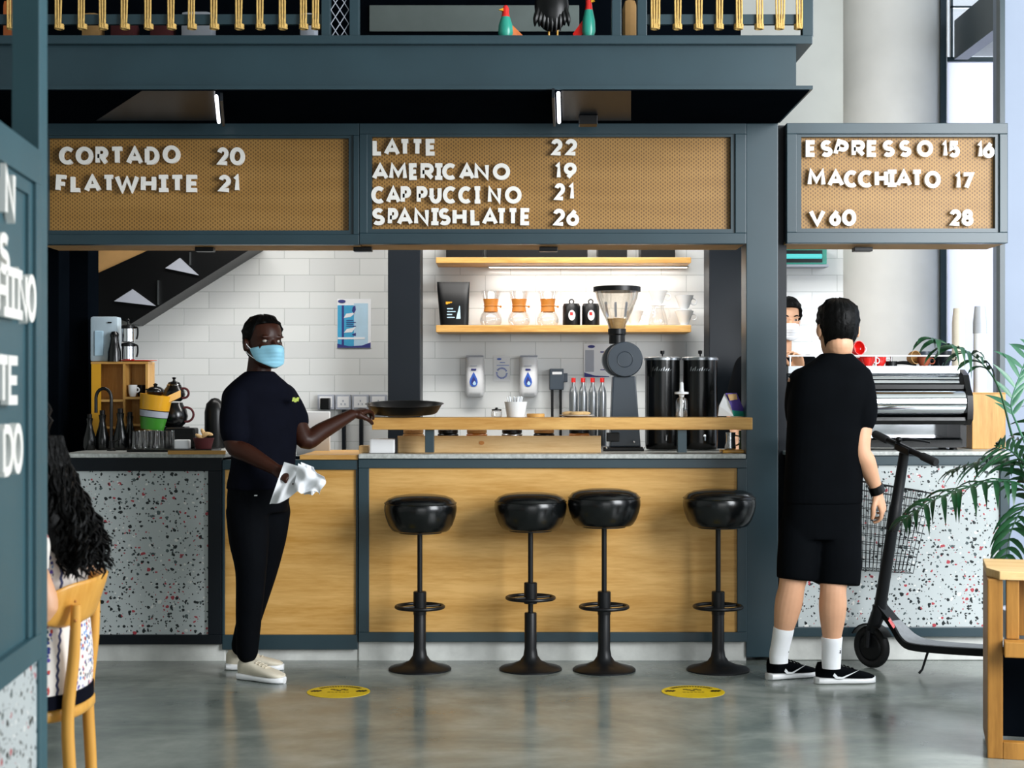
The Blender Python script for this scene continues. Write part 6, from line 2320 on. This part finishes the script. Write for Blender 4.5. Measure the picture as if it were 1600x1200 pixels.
shoe(t, fL, 112, .255, 'black_cloth', 'white', 'paper', k=1.0, collar=.095, side=-1)
shoe(t, fR, 96, .27, 'black_cloth', 'white', 'paper', k=1.0, collar=.095, side=-1)

# ---------------- the barista half hidden by the steel column
D2 = 8.35
t = thing('person', 'masked barista with black hair half hidden behind the steel column', 'person', (gx(1205, D2), D2, 0))
body = MB()
hd = Head(W(1226, 532, D2), 12, .225, 3)
hd.add(body)
limb(body, [(hd.loc(0, .03, .05), .05), (W(1222, 545, D2), .052), (W(1218, 562, D2), .06)])
sR, sL = W(1166, 572, D2), W(1262, 572, D2)
eR, eL = W(1146, 640, D2 - .05), W(1268, 640, D2 - .12)
wR, wL = W(1152, 690, D2 - .25), W(1250, 580, D2 - .28)
trunk(body, [(W(1215, 562, D2), .06, .06, 0), (W(1214, 580, D2), .16, .085, 0), (W(1214, 640, D2), .15, .10, 0), (W(1214, 700, D2), .13, .10, 0), (W(1214, 760, D2), .15, .11, 0), (W(1214, 800, D2), .13, .1, 0)])
limb(body, [(sR, .05), (sR.lerp(eR, .5), .048), (eR, .04), (eR.lerp(wR, .3), .04), (wR, .026)])
limb(body, [(sL, .05), (sL.lerp(eL, .5), .048), (eL, .04), (eL.lerp(wL, .3), .04), (wL, .026)])
hand(body, wR, Vector((.2, -.8, -.5)), Vector((.3, 0, -1)), 1, .95)
hand(body, wL, W(1244, 548, D2 - .32) - wL, Vector((-.6, -.6, .1)), -1, .95, (.4, .6, .5))
for x in (1192, 1236):
    h_, a_ = W(x, 800, D2), Vector((gx(x, D2), D2, .06))
    k_ = h_.lerp(a_, .5)
    limb(body, [(h_, .085), (k_, .055), (k_.lerp(a_, .3), .055), (a_, .035)])
bo = body.solid('body', M['skin_light'], t, .0055, 5)
hd.eyes(bo)
hd.hair_cap(bo, .018, .80, .46, .12, 8)
hd.mask(bo, 'cloth')
for s in (-1, 1):
    MB().tube([hd.loc(s * .018, -.094, .585 * .235), hd.loc(s * .034, -.094, .61 * .235), hd.loc(s * .052, -.080, .58 * .235)], [.003, .004, .0025], 8, sub=3).build('eyebrow', M['hair'], bo)
sh = MB()
trunk(sh, [(W(1217, 558, D2), .06, .06, 0), (W(1216, 566, D2), .10, .08, 0), (W(1214, 578, D2), .172, .10, 0), (W(1214, 630, D2), .175, .118, 0), (W(1214, 700, D2), .155, .115, 0), (W(1214, 775, D2), .165, .125, 0)])
limb(sh, [(sR, .066), (sR.lerp(eR, .5), .064), (sR.lerp(eR, .75), .060)])
limb(sh, [(sL, .066), (sL.lerp(eL, .5), .064), (sL.lerp(eL, .75), .060)])
sh.solid('shirt', M['black_cloth'], t, .008, 6)
tr = MB()
trunk(tr, [(W(1214, 765, D2), .155, .12, 0), (W(1214, 815, D2), .155, .12, 0)])
for x in (1192, 1236):
    h_, a_ = W(x, 805, D2), Vector((gx(x, D2), D2, .07))
    limb(tr, [(h_, .095), (h_.lerp(a_, .5), .070), (a_, .052)])
tr.solid('trousers', M['denim'], t, .01, 6)
for x in (1186, 1230):
    shoe(t, Vector((gx(x, D2), D2 + .07, 0)), 0, .26, 'black', 'white')

# ---------------- bentwood chair with the seated woman
cc = Vector((-1.36, 4.12, 0))
t = thing('cafe_chair', 'varnished beech cafe chair with a curved backrest at the kiosk edge', 'chair', cc)
seat = []
for z, k in ((.425, .97), (.432, 1.0), (.452, 1.0), (.458, .97)):
    ring = []
    for q in range(40):
        a = 2 * pi * q / 40
        ring.append(cc + Vector((.215 * k * math.copysign(abs(cos(a)) ** .75, cos(a)), .205 * k * math.copysign(abs(sin(a)) ** .75, sin(a)), z)))
    seat.append(ring)
MB().ring_loft(seat).build('seat', M['beech'], t, 50)
pn = [Vector((-1.146, 3.96, 0)), Vector((-1.188, 4.30, 0))]
for q, p in enumerate(pn):
    x, y = p.x, p.y
    MB().tube([(x + .006, y, 0.0), (x - .004, y, .25), (x - .012, y, .44), (x + .004, y, .60), (x + .010, y, .735)], [.0145, .0165, .0165, .0155, .0125], 14, sub=4).build('leg', M['beech'], t, 60)
for y in (3.97, 4.27):
    MB().tube([(-1.53, y, .43), (-1.55, y, .2), (-1.56, y, .0)], [.018, .016, .013], 14, sub=3).build('leg', M['beech'], t, 60)
# curved backrest wrapping around behind the sitter
cx_, cy_, R_ = -1.350, 4.10, .228
rings = []
for k in range(25):
    a = radians(-64 + 128 * k / 24)
    ends = abs(k - 12) / 12
    hh = .060 * (1 - .55 * max(0, ends - .55) / .45)
    zc_ = .722 + .018 * (k / 24) + .010 * (1 - ends)
    lean = .02
    o = Vector((cx_ + R_ * cos(a), cy_ + R_ * sin(a), zc_))
    nr = Vector((cos(a), sin(a), 0))
    ring = []
    for q in range(16):
        b = 2 * pi * q / 16
        zz_ = hh * math.copysign(abs(sin(b)) ** .6, sin(b))
        ring.append(o + nr * (.0085 * math.copysign(abs(cos(b)) ** .7, cos(b)) + lean * zz_ / .06) + Vector((0, 0, zz_)))
    rings.append(ring)
MB().ring_loft(rings).build('backrest', M['beech'], t, 60)
MB().tube([(-1.15, 3.97, .21), (-1.35, 4.11, .235), (-1.55, 4.26, .21)], .009, 10, sub=4).build('stretcher', M['beech'], t, 60)
MB().tube([(-1.19, 4.29, .20), (-1.37, 4.12, .215), (-1.55, 3.98, .20)], .009, 10, sub=4).build('stretcher', M['beech'], t, 60)
sc_ = MB()
for z in (.695, .745):
    sc_.ell(Vector((pn[0].x + .012, pn[0].y - .0135, z)), .004, .004, .004, n=10, m=8)
sc_.build('screw', M['amber'], t)

t = thing('person', 'seated woman with long curly black hair in an embroidered white dress', 'person', Vector((-1.33, 4.1, 0)))
body = MB()
SY = 4.10
hd = Head((-1.345, SY, 1.075), -92, .225, 10)
hd.add(body)
limb(body, [(hd.loc(0, .03, .05), .048), (Vector((-1.305, SY, 1.04)), .048), (Vector((-1.285, SY, .99)), .06)])
trunk(body, [(Vector((-1.285, SY, .985)), .06, .05, -90), (Vector((-1.285, SY, .95)), .15, .075, -90), (Vector((-1.28, SY, .84)), .135, .09, -90), (Vector((-1.27, SY, .68)), .115, .085, -90), (Vector((-1.28, SY, .56)), .15, .11, -90), (Vector((-1.29, SY, .49)), .15, .12, -90)])
for sgn in (-1, 1):
    s_ = Vector((-1.29, SY + .165 * sgn, .945))
    e_ = Vector((-1.200, SY + .20 * sgn, .735))
    w_ = Vector((-1.43, SY + .17 * sgn, .735))
    limb(body, [(s_, .043), (s_.lerp(e_, .5), .042), (e_, .035), (e_.lerp(w_, .3), .036), (w_, .023)])
    hand(body, w_, Vector((-1, 0, .0)), Vector((0, -sgn * .2, -1)), sgn, .9)
    h_, k_, a_ = Vector((-1.33, SY + .09 * sgn, .545)), Vector((-1.70, SY + .10 * sgn, .52)), Vector((-1.70, SY + .10 * sgn, .09))
    limb(body, [(h_, .075), (h_.lerp(k_, .5), .07), (k_, .05)])
    limb(body, [(k_, .05), (k_.lerp(a_, .3), .052), (a_, .034)])
bo = body.solid('body', M['skin_light'], t, .006, 5)
hd.eyes(bo)
dr = MB()
trunk(dr, [(Vector((-1.285, SY, .985)), .075, .062, -90), (Vector((-1.282, SY, .955)), .155, .088, -90), (Vector((-1.272, SY, .86)), .150, .110, -90), (Vector((-1.262, SY, .70)), .140, .112, -90), (Vector((-1.270, SY, .58)), .170, .128, -90), (Vector((-1.285, SY, .50)), .185, .140, -90), (Vector((-1.29, SY, .466)), .180, .135, -90)])
for sgn in (-1, 1):
    s_ = Vector((-1.285, SY + .165 * sgn, .945))
    e_ = Vector((-1.200, SY + .20 * sgn, .735))
    limb(dr, [(s_, .060), (s_.lerp(e_, .30), .068), (s_.lerp(e_, .48), .052)])
    h_, k_ = Vector((-1.34, SY + .09 * sgn, .555)), Vector((-1.66, SY + .10 * sgn, .53))
    limb(dr, [(h_, .09), (h_.lerp(k_, .5), .085), (k_, .068)])
do = dr.solid('dress', M['dress'], t, .008, 6)
hm = MB()
for k, (z, g) in enumerate(((.4595, 1.02), (.498, 1.04))):
    pass
ring = []
for z, hw, hd_ in ((.4590, .178, .132), (.462, .190, .146), (.496, .1905, .1465), (.500, .180, .138)):
    ring.append([Vector((-1.287 + hd_ * math.copysign(abs(cos(2 * pi * q / 40)) ** .85, cos(2 * pi * q / 40)), SY + hw * math.copysign(abs(sin(2 * pi * q / 40)) ** .85, sin(2 * pi * q / 40)), z)) for q in range(40)])
hm.ring_loft(ring)
hm.build('hem', M['navy_cloth'], do, 50)
# long curls
hr = MB()
rnd = random.Random(11)
vol = MB()
cap = hd.grid(-180, 180, lambda a: (.78 if abs(a) < 60 else (.45 if abs(a) < 95 else .05)), lambda a: 1.0, -.004, .022, 60, 16, lambda a, t_: .005 * (sin(a * .3) + sin(t_ * 40)), False)
vol.add(cap.v, cap.f)
trunk(vol, [(Vector((-1.285, SY - .01, 1.14)), .085, .075, -90), (Vector((-1.265, SY - .01, 1.05)), .115, .080, -90), (Vector((-1.225, SY - .02, .96)), .135, .070, -90), (Vector((-1.195, SY - .03, .89)), .12, .045, -90), (Vector((-1.165, SY - .04, .85)), .085, .025, -90), (Vector((-1.150, SY - .05, .83)), .05, .010, -90)])
for k in range(230):
    a = rnd.uniform(-1, 1)
    b = rnd.uniform(-.2, 1)
    y0 = SY - .03 + a * .125
    x0 = -1.235 + .05 * b * (1 - a * a * .4)
    ph = rnd.uniform(0, 6)
    amp = rnd.uniform(.007, .017)
    zb_ = rnd.uniform(.79, .90)
    pts = []
    n = 22
    for q in range(n):
        f = q / (n - 1)
        z = 1.17 + (zb_ - 1.17) * f
        xx = x0 + .095 * f ** 1.4 * (.75 + .25 * b) + amp * sin(f * 30 + ph) * f - .035 * (1 - f) + .01 * (b - .4)
        pts.append((xx, y0 * (1) + (SY - y0) * .35 * (1 - f) + amp * cos(f * 30 + ph) * (.3 + f), z))
    vol.tube(pts, [.0055] * (n - 3) + [.005, .0035, .0012], 5)
vol.build('hair', M['hair'], bo, 60)
